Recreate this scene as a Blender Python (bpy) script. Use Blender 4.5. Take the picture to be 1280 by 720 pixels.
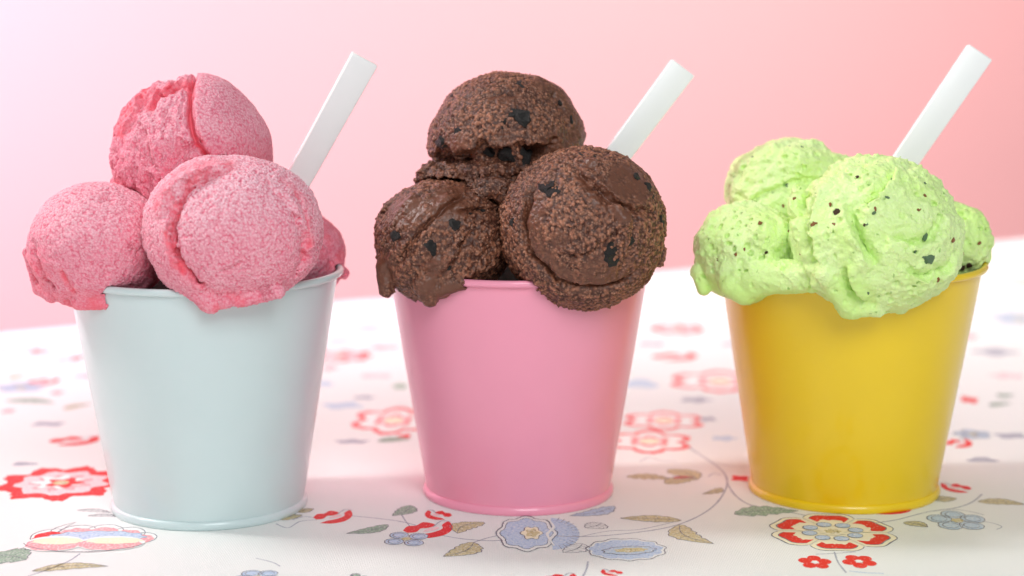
import bpy, bmesh, math, random
import numpy as np
from mathutils import Vector, Matrix
from mathutils.geometry import tessellate_polygon

for o in list(bpy.data.objects):
    bpy.data.objects.remove(o)
scene = bpy.context.scene
COL = scene.collection

# ------------------------------------------------------------------ camera
cam_data = bpy.data.cameras.new('camera')
cam = bpy.data.objects.new('camera', cam_data)
COL.objects.link(cam)
cam.location = (0.0, -0.6618, 0.1773)
cam.rotation_euler = (math.radians(90 - 9.093), 0, 0)
cam_data.sensor_width = 36
cam_data.lens = 70.2
cam_data.clip_start = 0.01
cam_data.clip_end = 20
cam_data.dof.use_dof = True
cam_data.dof.focus_distance = 0.625
cam_data.dof.aperture_fstop = 7.5
scene.camera = cam

# ------------------------------------------------------------------ world and lamps
world = bpy.data.worlds.new('World')
scene.world = world
world.use_nodes = True
world.node_tree.nodes['Background'].inputs[0].default_value = (0.95, 0.99, 1.0, 1)
world.node_tree.nodes['Background'].inputs[1].default_value = 0.33


def area_lamp(name, loc, target, size, power, colour, spread=170):
    d = bpy.data.lights.new(name, 'AREA')
    d.shape = 'RECTANGLE'
    d.size, d.size_y = size
    d.energy = power
    d.color = colour
    d.spread = math.radians(spread)
    o = bpy.data.objects.new(name, d)
    COL.objects.link(o)
    o.location = loc
    o.rotation_euler = (Vector(target) - Vector(loc)).to_track_quat('-Z', 'Y').to_euler()
    return o


area_lamp('window_light', (-1.20, 0.22, 1.15), (0.02, 0.0, 0.05), (0.45, 0.45), 34.0, (1.0, 0.99, 0.975))
area_lamp('front_softbox', (0.22, -1.12, 0.85), (0.0, 0.0, 0.07), (0.6, 0.6), 8.6, (0.94, 0.99, 1.0))
area_lamp('wall_light', (-0.80, 0.05, 0.60), (-0.50, 0.66, 0.22), (0.4, 0.4), 7.2, (0.80, 0.80, 1.06), 85)
area_lamp('wall_wash', (0.20, 0.25, 1.05), (0.34, 0.95, 0.15), (0.5, 0.5), 4.4, (1.0, 0.97, 0.95), 90)  # unseen lamp added to brighten the whole wall

scene.view_settings.view_transform = 'Standard'
scene.view_settings.look = 'None'
scene.view_settings.exposure = 0.0
scene.view_settings.gamma = 1.0
scene.cycles.max_bounces = 8
scene.cycles.use_denoising = True

# ------------------------------------------------------------------ helpers


def lin(r, g, b):
    def f(c):
        c /= 255.0
        return c / 12.92 if c <= 0.04045 else ((c + 0.055) / 1.055) ** 2.4
    return (f(r), f(g), f(b))


def tag(o, label, category, group=None):
    o['label'] = label
    o['category'] = category
    if group:
        o['group'] = group
    return o


def new_mat(name):
    m = bpy.data.materials.new(name)
    m.use_nodes = True
    nt = m.node_tree
    b = nt.nodes['Principled BSDF']
    return m, nt, b


def link_obj(name, mesh, parent=None):
    o = bpy.data.objects.new(name, mesh)
    COL.objects.link(o)
    if parent is not None:
        o.parent = parent
    return o


def mesh_from(name, verts, faces, smooth=True):
    me = bpy.data.meshes.new(name)
    me.from_pydata([tuple(v) for v in verts], [], faces)
    me.update()
    if smooth:
        me.polygons.foreach_set('use_smooth', [True] * len(me.polygons))
    return me


def node(nt, kind, **kw):
    n = nt.nodes.new(kind)
    for k, v in kw.items():
        setattr(n, k, v)
    return n


# ------------------------------------------------------------------ wall
EDGE_A = Vector((-0.2544, 0.3152))
EDGE_DIR = Vector((0.5904, 0.3434)).normalized()
EDGE_N = Vector((-EDGE_DIR.y, EDGE_DIR.x))

m_wall, nt, b = new_mat('pink_wall')
tc = node(nt, 'ShaderNodeTexCoord')
nz = node(nt, 'ShaderNodeTexNoise')
nz.inputs['Scale'].default_value = 2.5
nz.inputs['Detail'].default_value = 4
nt.links.new(tc.outputs['Object'], nz.inputs['Vector'])
mx = node(nt, 'ShaderNodeMix', data_type='RGBA')
mx.inputs[6].default_value = (*lin(241, 178, 176), 1)
mx.inputs[7].default_value = (*lin(243, 182, 180), 1)
nt.links.new(nz.outputs['Fac'], mx.inputs[0])
nt.links.new(mx.outputs[2], b.inputs['Base Color'])
b.inputs['Roughness'].default_value = 0.8

wc = EDGE_A + EDGE_DIR * 0.35 + EDGE_N * 0.35
verts, faces = [], []
for (a, n_) in ((-1.6, 0), (1.6, 0), (1.6, 0.02), (-1.6, 0.02)):
    for z in (-0.7, 1.3):
        q = wc + EDGE_DIR * a + EDGE_N * n_
        verts.append((q.x, q.y, z))
faces = [(0, 2, 3, 1), (2, 4, 5, 3), (4, 6, 7, 5), (6, 0, 1, 7), (1, 3, 5, 7), (0, 6, 4, 2)]
wall = link_obj('wall', mesh_from('wall', verts, faces, False))
wall.data.materials.append(m_wall)
wall['kind'] = 'structure'

# ------------------------------------------------------------------ tablecloth
CLOTH = lin(238, 241, 238)
m_cloth, nt, b = new_mat('white_cloth')
tc = node(nt, 'ShaderNodeTexCoord')
b.inputs['Base Color'].default_value = (*CLOTH, 1)
b.inputs['Roughness'].default_value = 0.55
b.inputs['Specular IOR Level'].default_value = 0.3
w1 = node(nt, 'ShaderNodeTexWave', wave_type='BANDS', bands_direction='X')
w1.inputs['Scale'].default_value = 600
w2 = node(nt, 'ShaderNodeTexWave', wave_type='BANDS', bands_direction='Y')
w2.inputs['Scale'].default_value = 600
ad = node(nt, 'ShaderNodeMath', operation='ADD')
for w_ in (w1, w2):
    nt.links.new(tc.outputs['Object'], w_.inputs['Vector'])
nt.links.new(w1.outputs['Fac'], ad.inputs[0])
nt.links.new(w2.outputs['Fac'], ad.inputs[1])
nz = node(nt, 'ShaderNodeTexNoise')
nz.inputs['Scale'].default_value = 14
nt.links.new(tc.outputs['Object'], nz.inputs['Vector'])
bp = node(nt, 'ShaderNodeBump')
bp.inputs['Strength'].default_value = 0.35
bp.inputs['Distance'].default_value = 0.0003
nt.links.new(ad.outputs[0], bp.inputs['Height'])
bp2 = node(nt, 'ShaderNodeBump')
bp2.inputs['Strength'].default_value = 0.25
bp2.inputs['Distance'].default_value = 0.003
nt.links.new(nz.outputs['Fac'], bp2.inputs['Height'])
nt.links.new(bp.outputs['Normal'], bp2.inputs['Normal'])
nt.links.new(bp2.outputs['Normal'], b.inputs['Normal'])

prof = [(-1.2, 0.0), (-0.4, 0.0), (-0.05, 0.0), (-0.012, 0.0)]
for k in range(1, 9):
    a = math.pi / 2 * k / 8
    prof.append((-0.012 + 0.012 * math.sin(a), -0.012 + 0.012 * math.cos(a)))
prof += [(0.001, -0.1), (0.003, -0.25), (0.0024, -0.25), (-0.001, -0.02)]
prof += [(-0.012, -0.0008), (-1.2, -0.0008)]
verts, faces = [], []
NS = 2
for i in range(NS):
    t = (-1.0, 1.6)[i]
    for (n_, z) in prof:
        q = EDGE_A + EDGE_DIR * t + EDGE_N * n_
        verts.append((q.x, q.y, z))
n = len(prof)
for j in range(n):
    k = (j + 1) % n
    faces.append((j, n + j, n + k, k))
faces.append(tuple(range(n)))
faces.append(tuple(range(2 * n - 1, n - 1, -1)))
me = mesh_from('tablecloth', verts, faces, False)
cloth = link_obj('tablecloth', me)
cloth.data.materials.append(m_cloth)
tag(cloth, 'white tablecloth printed with red, blue and olive flowers, under the three pails', 'tablecloth')


# ------------------------------------------------------------------ printed motifs on the cloth
def ink(name, rgb, density=0.85, scale=1400, dark=None):
    m, nt, b = new_mat(name)
    b.inputs['Roughness'].default_value = 0.6
    b.inputs['Specular IOR Level'].default_value = 0.25
    tc = node(nt, 'ShaderNodeTexCoord')
    mp = node(nt, 'ShaderNodeMapping')
    mp.inputs['Scale'].default_value = (1, 0.45, 1)
    mp.inputs['Rotation'].default_value = (0, 0, 0.6)
    nt.links.new(tc.outputs['Object'], mp.inputs['Vector'])
    nz = node(nt, 'ShaderNodeTexNoise')
    nz.inputs['Scale'].default_value = scale
    nz.inputs['Detail'].default_value = 2
    nt.links.new(mp.outputs[0], nz.inputs['Vector'])
    rp = node(nt, 'ShaderNodeValToRGB')
    e = rp.color_ramp.elements
    c = 0.5 + (density - 0.5) * 0.5
    e[0].position = max(0.0, c - 0.14)
    e[1].position = min(1.0, c + 0.14)
    e[0].color = (*rgb, 1)
    e[1].color = (*[0.35 * r + 0.65 * k for r, k in zip(rgb, CLOTH)], 1)
    nt.links.new(nz.outputs['Fac'], rp.inputs[0])
    out = rp.outputs[0]
    if dark is not None:
        n2 = node(nt, 'ShaderNodeTexNoise')
        n2.inputs['Scale'].default_value = scale * 0.7
        nt.links.new(tc.outputs['Object'], n2.inputs['Vector'])
        r2 = node(nt, 'ShaderNodeValToRGB')
        r2.color_ramp.elements[0].position = 0.55
        r2.color_ramp.elements[1].position = 0.68
        nt.links.new(n2.outputs['Fac'], r2.inputs[0])
        mx = node(nt, 'ShaderNodeMix', data_type='RGBA')
        nt.links.new(r2.outputs[0], mx.inputs[0])
        nt.links.new(out, mx.inputs[6])
        mx.inputs[7].default_value = (*dark, 1)
        out = mx.outputs[2]
    nt.links.new(out, b.inputs['Base Color'])
    return m


INK = {
    'red': ink('ink_red', lin(228, 52, 52), 0.95),
    'rose': ink('ink_rose', lin(234, 98, 100), 0.75),
    'pink': ink('ink_pink', lin(240, 160, 165), 0.7),
    'palepink': ink('ink_pale_pink', lin(248, 205, 208), 0.7),
    'blue': ink('ink_blue', lin(190, 209, 232), 0.75, 1400, lin(152, 178, 210)),
    'paleblue': ink('ink_pale_blue', lin(186, 206, 224), 0.7),
    'green': ink('ink_green', lin(150, 180, 156), 0.7, 1400, lin(98, 134, 112)),
    'olive': ink('ink_olive', lin(208, 197, 150), 0.7, 1400, lin(164, 154, 112)),
    'cream': ink('ink_cream', lin(244, 236, 206), 0.8),
    'grey': ink('ink_grey', lin(112, 114, 126), 0.75, 2200),
    'palegrey': ink('ink_pale_grey', lin(160, 164, 178), 0.7, 2200),
    'white': ink('ink_white', CLOTH, 0.9),
}
INK_KEYS = list(INK)
rng = random.Random(7)
LAYER = 0.000024
motif_count = [0]


class Motif:
    """A printed figure: flat patches and pen strokes, millimetres on the cloth."""

    def __init__(self, cx, cy):
        self.c = (cx, cy)
        self.v, self.f, self.mi = [], [], []
        self.layer = 1
        self.adds = 0
        motif_count[0] += 1
        self.lift = (motif_count[0] % 9) * LAYER / 9

    def _add(self, pts, tris, matname):
        o = len(self.v)
        self.adds += 1
        z = LAYER * self.layer + self.lift + 0.000001 * (self.adds % 20)
        self.v += [((x - self.c[0]) / 1000, (y - self.c[1]) / 1000, z) for x, y in pts]
        for t in tris:
            a, b_, c_ = (pts[i] for i in t)
            area = (b_[0] - a[0]) * (c_[1] - a[1]) - (b_[1] - a[1]) * (c_[0] - a[0])
            t = t if area > 0 else (t[0], t[2], t[1])
            self.f.append(tuple(o + i for i in t))
            self.mi.append(INK_KEYS.index(matname))
        self.layer += 1

    def patch(self, pts, matname):
        tris = tessellate_polygon([[Vector((x, y, 0)) for x, y in pts]])
        self._add(list(pts), tris, matname)

    def stroke(self, pts, w, matname, taper=True):
        P = []
        n = len(pts)
        L = []
        for i, (x, y) in enumerate(pts):
            a = pts[max(0, i - 1)]
            b_ = pts[min(n - 1, i + 1)]
            dx, dy = b_[0] - a[0], b_[1] - a[1]
            l = math.hypot(dx, dy) or 1
            t = i / max(1, n - 1)
            ww = w * (0.55 + 0.45 * math.sin(math.pi * t)) if taper else w
            ww *= 0.95 + 0.5 * rng.random()
            P.append((x - dy / l * ww / 2, y + dx / l * ww / 2))
            L.append((x + dy / l * ww / 2, y - dx / l * ww / 2))
        pts2 = P + L
        tris = []
        for i in range(n - 1):
            tris += [(i, n + i, n + i + 1), (i, n + i + 1, i + 1)]
        self._add(pts2, tris, matname)

    def build(self, name):
        me = bpy.data.meshes.new(name)
        me.from_pydata(self.v, [], self.f)
        used = sorted(set(self.mi))
        for k in used:
            me.materials.append(INK[INK_KEYS[k]])
        me.polygons.foreach_set('material_index', [used.index(k) for k in self.mi])
        me.update()
        o = link_obj(name, me, cloth)
        o.location = (self.c[0] / 1000, self.c[1] / 1000, 0.0)
        return o


def spline(pts, n=10):
    out = []
    P = [pts[0]] + list(pts) + [pts[-1]]
    for i in range(1, len(P) - 2):
        p0, p1, p2, p3 = P[i - 1], P[i], P[i + 1], P[i + 2]
        for k in range(n):
            t = k / n
            out.append(tuple(0.5 * (2 * p1[j] + (p2[j] - p0[j]) * t + (2 * p0[j] - 5 * p1[j] + 4 * p2[j] - p3[j]) * t * t
                                    + (3 * p1[j] - p0[j] - 3 * p2[j] + p3[j]) * t ** 3) for j in (0, 1)))
    out.append(tuple(pts[-1]))
    return out


def ring_pts(c, rx, ry, lobes=0, amp=0.0, n=72, ph=0.0, jit=0.02, sharp=False):
    out = []
    for i in range(n):
        a = 2 * math.pi * i / n
        if lobes:
            s = math.cos(lobes * a + ph)
            s = abs(math.sin(lobes * a / 2 + ph)) * 2 - 1 if sharp else s
            k = 1 + amp * s
        else:
            k = 1
        k *= 1 + rng.uniform(-jit, jit)
        out.append((c[0] + rx * k * math.cos(a), c[1] + ry * k * math.sin(a)))
    return out


def closed(pts):
    return list(pts) + [pts[0]]


def leaf(p1, p2, width, fill='olive', bend=0.12, serr=0.10, vein=True):
    c = ((p1[0] + p2[0]) / 2, (p1[1] + p2[1]) / 2)
    m = Motif(*c)
    dx, dy = p2[0] - p1[0], p2[1] - p1[1]
    l = math.hypot(dx, dy)
    ux, uy = dx / l, dy / l
    up, lo, mid = [], [], []
    N = 16
    for i in range(N + 1):
        t = i / N
        h = width / 2 * math.sin(math.pi * t ** 0.8) ** 0.85
        k = bend * l * math.sin(math.pi * t)
        s1 = 1 + serr * math.sin(t * 34) + rng.uniform(-0.05, 0.05)
        s2 = 1 + serr * math.sin(t * 31 + 1) + rng.uniform(-0.05, 0.05)
        bx, by = p1[0] + dx * t - uy * k, p1[1] + dy * t + ux * k
        up.append((bx - uy * h * s1, by + ux * h * s1))
        lo.append((bx + uy * h * s2, by - ux * h * s2))
        mid.append((bx, by))
    if fill:
        m.patch(up + lo[-2:0:-1], fill)
    edge = 'grey'
    m.stroke(up, 0.35, edge)
    m.stroke(lo, 0.28, edge)
    if vein:
        m.stroke(mid, 0.28, edge)
        for i in range(3, N - 2, 3):
            m.stroke([mid[i], ((up[i + 1][0] * .8 + mid[i + 1][0] * .2), (up[i + 1][1] * .8 + mid[i + 1][1] * .2))], 0.2, edge)
            m.stroke([mid[i], ((lo[i + 1][0] * .8 + mid[i + 1][0] * .2), (lo[i + 1][1] * .8 + mid[i + 1][1] * .2))], 0.2, edge)
    return m.build('printed_leaf')


def bud(c, rx, ry, flip=1, cal=True):
    """Red tulip bud: two crescents with a pale gap."""
    m = Motif(*c)
    def q(pts):
        return [(c[0] + rx * flip * x, c[1] + ry * y) for x, y in pts]
    sweep = spline([(-.55, -.95), (.1, -1.0), (.72, -.62), (1.0, .15), (.80, .95), (.55, .55), (.58, .1), (.25, -.32), (-.2, -.58)], 5)
    m.patch(q(sweep), 'red')
    side = spline([(-1.0, -.15), (-.85, .35), (-.5, .45), (-.25, .85), (.12, .72), (.28, .45), (-.05, .15), (-.3, .1), (-.45, -.3), (-.8, -.42)], 5)
    m.patch(q(side), 'red')
    m.patch(q(spline([(.0, .1), (.3, .3), (.45, .1), (.15, -.2), (-.2, -.3)], 4)), 'palepink')
    m.stroke(spline([(c[0] + rx * flip * 0.2, c[1] + ry * 0.3), (c[0] + rx * flip * 0.5, c[1] + ry * 1.0), (c[0] + rx * flip * 0.9, c[1] + ry * 0.9)], 5), 0.35, 'palegrey')
    return m.build('printed_flower')


def red_ring_flower(c, rx, ry, lobes=9, centre='palepink', ph=0.0):
    m = Motif(*c)
    m.patch(ring_pts(c, rx, ry, lobes, 0.11, 90, ph, 0.05), 'red')
    m.patch(ring_pts(c, rx * 0.72, ry * 0.72, lobes, 0.10, 72, ph + 1.2, 0.05), centre)
    m.patch(ring_pts(c, rx * 0.46, ry * 0.46, lobes, 0.20, 60, ph + 2.5, 0.06), 'pink')
    m.patch(ring_pts((c[0] - rx * .06, c[1] + ry * .05), rx * 0.36, ry * 0.36, 7, 0.25, 60, ph + 2.5, 0.06), 'white')
    m.patch(ring_pts((c[0] + rx * .05, c[1]), rx * 0.26, ry * 0.26, 5, 0.25, 40, ph, 0.06), 'red')
    m.patch(ring_pts(c, rx * 0.13, ry * 0.13, 0, 0, 20, 0, 0.06), 'olive')
    return m.build('printed_flower')


def red_outline_flower(c, rx, ry, petals=6, ph=0.3):
    m = Motif(*c)
    m.patch(ring_pts(c, rx, ry, petals, 0.16, 90, ph, 0.04, True), 'rose')
    m.patch(ring_pts(c, rx * .80, ry * .78, petals, 0.18, 90, ph, 0.03, True), 'white')
    m.patch(ring_pts(c, rx * .44, ry * .44, petals, 0.22, 60, ph, 0.05, True), 'rose')
    m.patch(ring_pts(c, rx * .33, ry * .33, petals, 0.22, 60, ph, 0.05, True), 'palepink')
    m.patch(ring_pts(c, rx * .26, ry * .26, 0, 0, 30, 0, 0.05), 'cream')
    return m.build('printed_flower')


def big_red_flower(c, rx, ry):
    """Five broad cream petals with red tips, pale-green border, ring of blue florets."""
    m = Motif(*c)
    def petal(a, r, wid, inset, n=14):
        pts = []
        for i in range(n + 1):
            t = -1 + 2 * i / n
            aa = a + t * wid
            rr = r * (1 - 0.17 * abs(t) ** 3 - 0.05 * math.cos(t * 3.2) * (abs(t) < .5)) - inset
            pts.append((c[0] + rx * rr * math.cos(aa), c[1] + ry * rr * math.sin(aa)))
        return pts
    P = 6
    for k in range(P):
        a = 2 * math.pi * k / P + 0.45
        o_ = petal(a, 1.0, 0.50, 0)
        m.patch([c] + o_, 'cream')
        m.layer = 1
    m.layer = 2
    for k in range(P):
        a = 2 * math.pi * k / P + 0.45
        m.layer = 2
        m.stroke(petal(a, 1.0, 0.50, 0), 0.45, 'grey')
        m.layer = 3
        o2 = petal(a, 0.90, 0.42, 0)
        i2 = petal(a, 0.66, 0.38, 0)
        i2 = [(x + rng.uniform(-.5, .5), y + rng.uniform(-.5, .5)) for x, y in i2]
        m.patch(o2 + i2[::-1], 'red')
        m.layer = 4
        m.stroke(petal(a, 0.90, 0.43, 0), 0.4, 'grey')
        m.layer = 5
        aa = a + math.pi / P
        m.stroke([(c[0] + rx * .45 * math.cos(aa), c[1] + ry * .45 * math.sin(aa)), (c[0] + rx * .82 * math.cos(aa), c[1] + ry * .82 * math.sin(aa))], 0.4, 'olive')
    m.layer = 6
    for k in range(8):
        a = 2 * math.pi * k / 8 + 0.2
        q = (c[0] + rx * .37 * math.cos(a), c[1] + ry * .37 * math.sin(a))
        m.layer = 6
        m.patch(ring_pts(q, rx * .115, ry * .115, 0, 0, 20), 'blue')
        m.layer = 7
        m.stroke(closed(ring_pts(q, rx * .115, ry * .115, 0, 0, 20)), 0.28, 'grey')
    m.layer = 8
    m.patch(ring_pts(c, rx * .20, ry * .20, 9, .12, 40), 'cream')
    m.patch(ring_pts(c, rx * .12, ry * .12, 7, .15, 40), 'olive')
    return m.build('printed_flower')


def blue_flower(c, rx, ry):
    """Large blue lobed flower, cream heart, pleated fan to its right."""
    m = Motif(*c)
    fan = [(c[0] + rx * (0.25 + .72 * math.cos(a)), c[1] + ry * (.95 * math.sin(a)) * (1 + .03 * math.sin(a * 40))) for a in np.linspace(-1.5, 1.5, 40)]
    m.patch(fan, 'blue')
    for a in np.linspace(-1.2, 1.2, 13):
        m.stroke([(c[0] + rx * (0.25 + .55 * math.cos(a)), c[1] + ry * .75 * math.sin(a)), (c[0] + rx * (0.25 + .74 * math.cos(a)), c[1] + ry * .98 * math.sin(a))], .3, 'grey')
    m.layer = 3
    c2 = (c[0] - rx * .3, c[1])
    m.patch(ring_pts(c2, rx * .68, ry * .98, 8, .06, 80), 'white')
    m.patch(ring_pts(c2, rx * .60, ry * .86, 8, .07, 80), 'blue')
    m.stroke(closed(ring_pts(c2, rx * .70, ry, 8, .06, 80)), .4, 'grey')
    m.stroke(closed(ring_pts(c2, rx * .60, ry * .86, 8, .07, 80)), .25, 'grey')
    m.patch(ring_pts((c2[0] + rx * .12, c2[1]), rx * .24, ry * .36, 6, .14, 50), 'cream')
    m.stroke(closed(ring_pts((c2[0] + rx * .12, c2[1]), rx * .24, ry * .36, 6, .14, 50)), .3, 'grey')
    m.patch(ring_pts((c2[0] + rx * .14, c2[1]), rx * .15, ry * .24, 5, .2, 40), 'olive')
    m.stroke(spline([(c[0] + rx * .22, c[1] + ry * .9), (c[0] + rx * .36, c[1] + ry * .35), (c[0] + rx * .2, c[1] - ry * .1), (c[0] + rx * .34, c[1] - ry * .75)], 8), 0.8, 'white')
    return m.build('printed_flower')


def blue_oval(c, rx, ry, tilt=0.18):
    m = Motif(*c)
    def rot(pts):
        return [(c[0] + (x - c[0]) * math.cos(tilt) - (y - c[1]) * math.sin(tilt), c[1] + (x - c[0]) * math.sin(tilt) + (y - c[1]) * math.cos(tilt)) for x, y in pts]
    m.patch(rot(ring_pts(c, rx, ry, 11, .04, 80)), 'white')
    m.patch(rot(ring_pts(c, rx * .93, ry * .88, 11, .05, 80)), 'blue')
    m.stroke(closed(rot(ring_pts(c, rx, ry, 11, .04, 80))), .4, 'grey')
    m.patch(rot(ring_pts((c[0] + rx * .05, c[1] - ry * .12), rx * .66, ry * .34, 9, .06, 60)), 'paleblue')
    m.patch(rot(ring_pts((c[0] + rx * .1, c[1] - ry * .1), rx * .42, ry * .2, 7, .12, 50)), 'olive')
    m.stroke(closed(rot(ring_pts((c[0] + rx * .05, c[1] - ry * .12), rx * .68, ry * .36, 9, .06, 60))), .3, 'grey')
    return m.build('printed_flower')


def five_petal(c, rx, ry, fill='blue', petals=5, ph=0.3, outline=True, heart='olive'):
    m = Motif(*c)
    for k in range(petals):
        a = 2 * math.pi * k / petals + ph
        q = (c[0] + rx * .60 * math.cos(a), c[1] + ry * .60 * math.sin(a))
        m.layer = 1
        pp = ring_pts(q, rx * .40, ry * .40, 0, 0, 26, 0, .04)
        m.patch(pp, fill)
        if outline:
            m.layer = 2
            m.stroke(closed(pp), .35, 'grey')
            m.layer = 3
            m.stroke(ring_pts(q, rx * .26, ry * .26, 0, 0, 18), .3, 'grey')
    m.layer = 4
    m.patch(ring_pts(c, rx * .2, ry * .2, 6, .15, 30), heart)
    return m.build('printed_flower')


def shell_flower(c, rx, ry):
    """Side-on blossom: pink scallops behind, blue throat, cream and pink front lip."""
    m = Motif(*c)
    lobes = [(-.66, .20, .30, .46), (-.30, .42, .30, .50), (.10, .46, .30, .50), (.48, .32, .28, .46), (.76, .08, .22, .34)]
    for x, y, a, b_ in lobes:
        q = (c[0] + rx * x, c[1] + ry * y)
        m.layer = 1
        pp = ring_pts(q, rx * a, ry * b_, 0, 0, 30, 0, .02)
        m.patch(pp, 'white')
        m.layer = 2
        m.stroke(closed(pp), .4, 'grey')
    for x, y, a, b_ in lobes:
        q = (c[0] + rx * x, c[1] + ry * (y - .08))
        m.layer = 3
        m.patch(ring_pts(q, rx * a * .84, ry * b_ * .78, 7, .05, 40, 0, .04), 'red' if x < -.5 else 'pink')
    m.layer = 4
    m.patch(ring_pts((c[0] + rx * .06, c[1] + ry * .12), rx * .74, ry * .40, 11, .06, 70, 0, .03), 'blue')
    m.stroke(ring_pts((c[0] + rx * .06, c[1] + ry * .12), rx * .74, ry * .40, 11, .06, 70, 0, .03), .25, 'grey')
    m.layer = 6
    for x, y, a, b_ in ((-.52, -.32, .46, .50), (.34, -.30, .52, .46)):
        q = (c[0] + rx * x, c[1] + ry * y)
        m.layer = 6
        m.patch(ring_pts(q, rx * a, ry * b_, 0, 0, 36, 0, .015), 'white')
        m.layer = 7
        m.patch(ring_pts((q[0], q[1] - ry * .04), rx * a * .9, ry * b_ * .84, 9, .03, 50, 0, .02), 'pink')
        m.layer = 8
        m.patch(ring_pts((q[0] + rx * .03, q[1] + ry * .16), rx * a * .82, ry * b_ * .45, 9, .05, 50, 0, .03), 'cream')
    m.layer = 9
    m.stroke([(c[0] + rx * (-.98 + 1.84 * t), c[1] - ry * (.30 + .55 * math.sin(math.pi * t) ** .6)) for t in np.linspace(0, 1, 26)], .45, 'grey')
    return m.build('printed_flower')


def smudge(c, rx, ry, fill):
    m = Motif(*c)
    m.patch(ring_pts(c, rx, ry, rng.choice((3, 4, 5)), .22, 40, rng.random() * 6, .06), fill)
    return m.build('printed_leaf' if fill in ('green', 'olive', 'palegrey') else 'printed_flower')


def vine(pts, w=0.55, col='palegrey'):
    m = Motif(*pts[len(pts) // 2])
    m.stroke(spline(pts, 10), w, col, False)
    return m.build('printed_vine')


# vines
vine([(-19.7, -67.9), (-7.1, -52.1), (2.5, -48.5), (20.7, -51.2), (34.3, -48.5), (49.3, -41.2), (59.5, -29.9), (67.6, -14.1), (73.1, 4.5), (75.5, 19.7), (75.0, 33.3), (72.2, 46.2), (66.5, 67.0)])
vine([(20.7, -52.1), (30.6, -44.9), (40.9, -43.0), (53.2, -33.7)], .4)
vine([(75.0, 15.3), (76.2, -1.8), (80.2, -14.1), (88.8, -20.1), (97.0, -27.0)])
vine([(74.2, 26.4), (71.9, 28.7), (69.2, 24.2)], .4)
vine([(72.2, 46.2), (79.3, 39.1), (86.5, 39.1)], .35)
vine([(115.0, -36.5), (125.0, -31.8), (137.4, -22.1), (147.7, -17.1), (154.6, -10.1), (160.5, 0.3)])
vine([(137.4, -22.1), (146.0, -19.1), (151.9, -22.1), (155.0, -26.0)], .35)
vine([(-52.5, -27.0), (-44.4, -29.9), (-36.3, -33.7), (-30.9, -38.4)], .4)
vine([(-37.0, -22.1), (-34.9, -31.8), (-32.9, -39.3)], .4)
vine([(-24.1, -48.5), (-15.1, -53.9), (-5.0, -55.7), (2.5, -52.1)], .5)
vine([(23.0, -77.9), (22.2, -86.1), (20.7, -94.0)], .5)
vine([(99.2, -67.9), (98.6, -78.8), (99.3, -89.3)], .5)
vine([(93.1, -70.4), (99.1, -69.6), (105.8, -67.9)], .35)
vine([(100.5, -87.7), (104.6, -89.3), (110.3, -90.1)], .6, 'paleblue')
vine([(-132.5, -69.6), (-134.4, -77.9), (-138.6, -86.1), (-143.8, -94.0)], .5)
vine([(-76.3, -36.5), (-71.9, -41.2), (-68.8, -33.7), (-63.5, -31.8)], .35)
vine([(-63.7, -29.9), (-68.1, -27.9), (-71.3, -31.8)], .35)
vine([(143.0, -32.7), (153.2, -33.7), (157.5, -39.3), (155.1, -43.0)], .3)
vine([(46.6, 46.2), (50.5, 52.2), (54.2, 47.4), (60.0, 46.2)], .4)
vine([(-77.9, -74.6), (-72.5, -78.8), (-69.6, -82.9)], .35)
# leaves: tip, tip, width in millimetres
leaf((-144.1, -20.1), (-132.4, -23.1), 3.2, None)
leaf((-139.0, -27.0), (-128.3, -27.9), 3.0, None)
leaf((-145.1, -52.1), (-141.3, -34.6), 3.0, None, vein=False)
leaf((-143.0, -87.7), (-121.3, -82.9), 6.5, 'olive')
leaf((-159.6, -71.3), (-147.6, -76.3), 17, 'green', serr=.2)
leaf((-75.5, -31.8), (-68.8, -26.0), 6, 'olive')
leaf((-70.2, -23.1), (-65.9, -18.1), 5, 'olive')
leaf((-34.0, -14.1), (-39.3, -27.0), 6.5, 'green')
leaf((-40.0, -37.5), (-52.6, -47.6), 6.0, 'green')
leaf((-9.3, -34.6), (-17.3, -47.6), 8.5, 'olive', bend=-.2)
leaf((-12.0, -57.5), (-21.0, -72.9), 9, 'olive', bend=.15)
leaf((34.2, -15.1), (18.9, -27.0), 7, 'blue')
leaf((29.0, -35.6), (23.6, -41.2), 8, None)
leaf((22.0, -59.2), (15.7, -68.7), 8, None)
leaf((55.1, -32.7), (35.3, -29.9), 7.5, 'olive', bend=-.05)
leaf((54.2, -37.5), (62.9, -59.2), 9, 'olive', bend=-.18)
leaf((40.4, 24.2), (55.7, 20.8), 7.5, 'olive', serr=.25)
leaf((56.2, 34.4), (65.1, 19.7), 10, 'olive', serr=.15)
leaf((53.5, 14.2), (65.3, 21.9), 8, 'olive', serr=.15)
leaf((56.3, 21.9), (64.3, 23.0), 3, 'red', vein=False)
leaf((72.4, 8.8), (65.0, 0.3), 4, 'olive')
leaf((73.1, -25.0), (94.7, -21.1), 11, 'green', serr=.2)
leaf((127.0, -34.6), (133.6, -40.3), 6, 'olive')
leaf((143.0, -8.0), (150.7, -5.0), 7, 'olive')
leaf((156.8, -9.1), (171.9, -13.1), 7.5, 'olive')
leaf((-51.0, 77.3), (-38.4, 81.2), 7, 'green')
leaf((-182.3, 132.9), (-173.1, 143.5), 5, 'olive')
leaf((-210.9, 149.7), (-188.9, 145.0), 8, 'green', serr=.2)
leaf((-219.5, 193.8), (-214.3, 204.3), 5, 'olive')
leaf((-208.9, 233.4), (-198.8, 241.0), 6, 'palegrey')
leaf((196.1, 138.9), (206.4, 145.0), 5, 'green')
leaf((203.8, 157.5), (211.3, 160.7), 6, 'green')
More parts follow.
